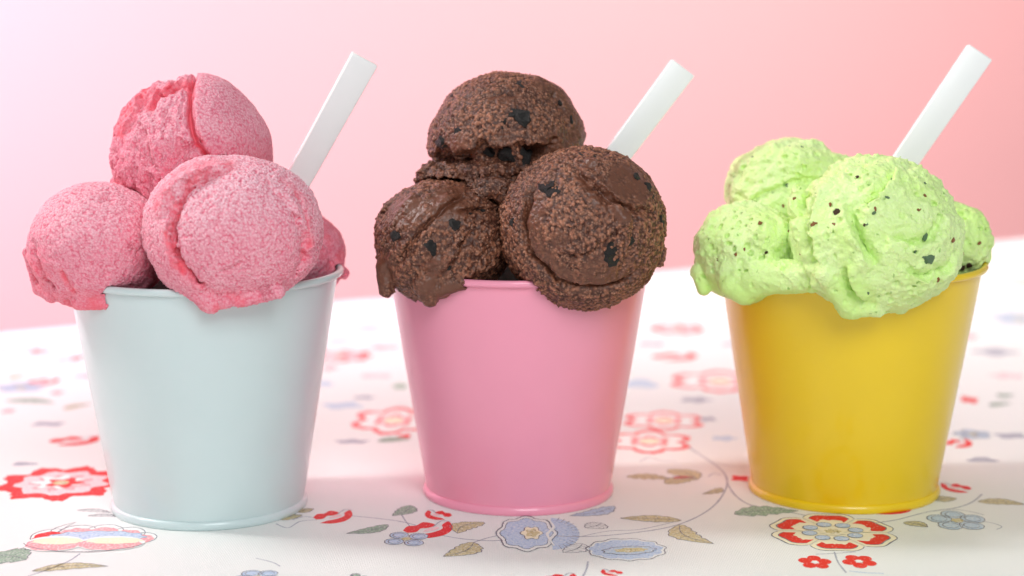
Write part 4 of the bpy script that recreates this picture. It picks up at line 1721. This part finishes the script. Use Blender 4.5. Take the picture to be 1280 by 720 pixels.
# ---------------------------------------------------------------- chunks and nuts set in the scoops
def chunk_mat(name, rgb, rgb2, rough):
    m, nt, b = new_mat(name)
    tc = node(nt, 'ShaderNodeTexCoord')
    nz = node(nt, 'ShaderNodeTexNoise')
    nz.inputs['Scale'].default_value = 900
    nz.inputs['Detail'].default_value = 3
    nt.links.new(tc.outputs['Object'], nz.inputs['Vector'])
    mx = node(nt, 'ShaderNodeMix', data_type='RGBA')
    mx.inputs[6].default_value = (*rgb, 1)
    mx.inputs[7].default_value = (*rgb2, 1)
    nt.links.new(nz.outputs['Fac'], mx.inputs[0])
    nt.links.new(mx.outputs[2], b.inputs['Base Color'])
    b.inputs['Roughness'].default_value = rough
    bp = node(nt, 'ShaderNodeBump')
    bp.inputs['Strength'].default_value = 0.6
    bp.inputs['Distance'].default_value = 0.0005
    nt.links.new(nz.outputs['Fac'], bp.inputs['Height'])
    nt.links.new(bp.outputs['Normal'], b.inputs['Normal'])
    return m


M_COOKIE = chunk_mat('dark_cookie', lin(8, 7, 7), lin(34, 28, 26), 0.55)
M_NUT = {'brown': chunk_mat('roasted_nut', lin(112, 62, 26), lin(170, 112, 58), 0.5),
         'dark': chunk_mat('dark_nut', lin(44, 26, 14), lin(84, 50, 28), 0.45),
         'green': chunk_mat('green_nut', lin(60, 92, 62), lin(120, 150, 110), 0.45)}
rock_meshes = []
for k in range(6):
    bm = bmesh.new()
    bmesh.ops.create_icosphere(bm, subdivisions=2, radius=1.0)
    rr = random.Random(100 + k)
    ph = [rr.uniform(0, 6) for _ in range(6)]
    for v in bm.verts:
        c = v.co
        s = 1 + 0.22 * math.sin(2.3 * c.x + ph[0]) * math.sin(2.7 * c.y + ph[1]) + 0.16 * math.sin(4.1 * c.z + ph[2] + 2 * c.x) + rr.uniform(-.2, .2)
        v.co = Vector((max(-.85, min(.85, c.x)), max(-.8, min(.8, c.y)), max(-.75, min(.75, c.z)))) * s
    bmesh.ops.recalc_face_normals(bm, faces=bm.faces)
    me = bpy.data.meshes.new('chunk'); bm.to_mesh(me); bm.free()
    rock_meshes.append(me)


def stud(parent, name, mat, items, sink):
    for (u, v, a, b_) in items:
        p, d = o_surface[parent.name](u, v, sink * min(a, b_))
        base = rng.choice(rock_meshes)
        key = base.name + mat.name
        if key not in mesh_cache:
            mesh_cache[key] = base.copy()
            mesh_cache[key].name = name
            mesh_cache[key].materials.append(mat)
        o = link_obj(name, mesh_cache[key], parent)
        o.location = [q / 1000 for q in p]
        q = Vector(d).to_track_quat('Z', 'Y') @ Matrix.Rotation(rng.uniform(0, 6.3), 3, 'Z').to_quaternion()
        o.rotation_mode = 'QUATERNION'
        o.rotation_quaternion = q
        a, b_ = a * SIZE[name], b_ * SIZE[name]
        o.scale = (a / 1000, b_ / 1000, min(a, b_) * 0.9 / 1000)


mesh_cache = {}
SIZE = {'cookie_chunk': 1.45, 'nut_piece': 1.0}


def items(pts, sizes):
    return [(p[0], p[1], s, s * rng.uniform(.6, .95)) for p, s in zip(pts, sizes)]


stud(c1, 'cookie_chunk', M_COOKIE, items([(0.23, 0.39), (0.11, 0.45), (-0.02, 0.31), (0.21, 0.82), (-0.36, -0.06), (-0.29, 0.00), (0.08, -0.06), (0.24, -0.14), (0.41, -0.10), (-0.82, 0.08), (-0.60, 0.21), (0.85, 0.37), (-0.78, -0.13), (-0.67, 0.70), (0.70, 0.60), (0.13, 0.97)],
     [2.4, 1.8, 1.4, 1.8, 2.2, 1.7, 3.0, 2.4, 2.0, 1.9, 1.6, 1.3, 1.6, 1.0, 1.0, 1.0]), 0.7)
stud(c2, 'cookie_chunk', M_COOKIE, items([(-0.66, 0.08), (0.19, 0.24), (-0.15, -0.05), (-0.11, -0.16), (0.62, 0.49), (0.44, 0.40), (0.08, -0.39)], [1.9, 1.7, 1.7, 1.4, 1.2, 0.9, 0.8]), 0.7)
stud(c3, 'cookie_chunk', M_COOKIE, items([(-0.45, 0.50), (-0.36, 0.45), (0.34, -0.37), (0.31, -0.27), (0.00, 0.88), (0.63, 0.61), (0.76, 0.49), (0.93, 0.06), (0.56, -0.16), (0.80, 0.38), (-0.83, 0.06), (0.12, 0.84)],
     [2.3, 2.0, 2.5, 1.8, 1.5, 1.4, 1.6, 1.6, 1.3, 1.2, 1.2, .8]), 0.7)
stud(p3, 'nut_piece', M_NUT['dark'], items([(-0.41, 0.25), (0.15, -0.92), (-0.22, 0.69), (-0.11, 0.12)], [1.3, 1.3, .6, .6]), 0.4)
stud(p3, 'nut_piece', M_NUT['brown'], items([(-0.62, 0.10), (0.86, -0.02), (0.00, 0.29), (0.58, 0.49), (-0.43, 0.10), (0.50, 0.31), (-0.49, 0.33), (0.70, -0.47), (-0.81, -0.23), (-0.89, 0.38)], [1.3, 1.3, .8, .7, .9, .7, .7, .8, .6, .8]), 0.4)
stud(p3, 'nut_piece', M_NUT['green'], items([(0.62, -0.25), (0.57, -0.21), (0.60, 0.00), (0.13, 0.42), (-0.01, 0.25), (0.18, 0.65), (0.57, 0.62), (-0.09, 0.13), (-0.05, -0.67), (0.45, -0.17)], [2.4, 1.6, 1.3, .8, .8, .6, .6, .7, .7, .6]), 0.5)
stud(p2, 'nut_piece', M_NUT['brown'], items([(0.16, 0.45), (-0.09, 0.06), (-0.22, -0.03), (0.59, 0.33), (-0.57, -0.13)], [.8, .7, .6, .6, .5]), 0.4)
stud(p2, 'nut_piece', M_NUT['dark'], items([(0.32, 0.01), (-1.00, -0.38)], [1.0, .5]), 0.4)
stud(p1, 'nut_piece', M_NUT['green'], items([(-0.57, 0.62), (-0.01, 0.80), (-0.03, 0.24), (0.18, 0.78), (-0.27, 0.44), (-0.84, 0.29)], [1.0, .7, .9, .6, .5, .5]), 0.5)
stud(p1, 'nut_piece', M_NUT['brown'], items([(0.03, 0.04), (-0.08, -0.09)], [.8, .6]), 0.4)
stud(p4, 'nut_piece', M_NUT['brown'], items([(0.35, -0.20), (0.67, 0.04), (0.22, -0.04), (0.39, 0.28)], [1.1, .9, .8, .7]), 0.4)
stud(p4, 'nut_piece', M_NUT['dark'], items([(0.48, -0.48), (0.33, -0.54)], [1.4, 1.1]), 0.4)

for me in rock_meshes:
    if me.users == 0:
        bpy.data.meshes.remove(me)
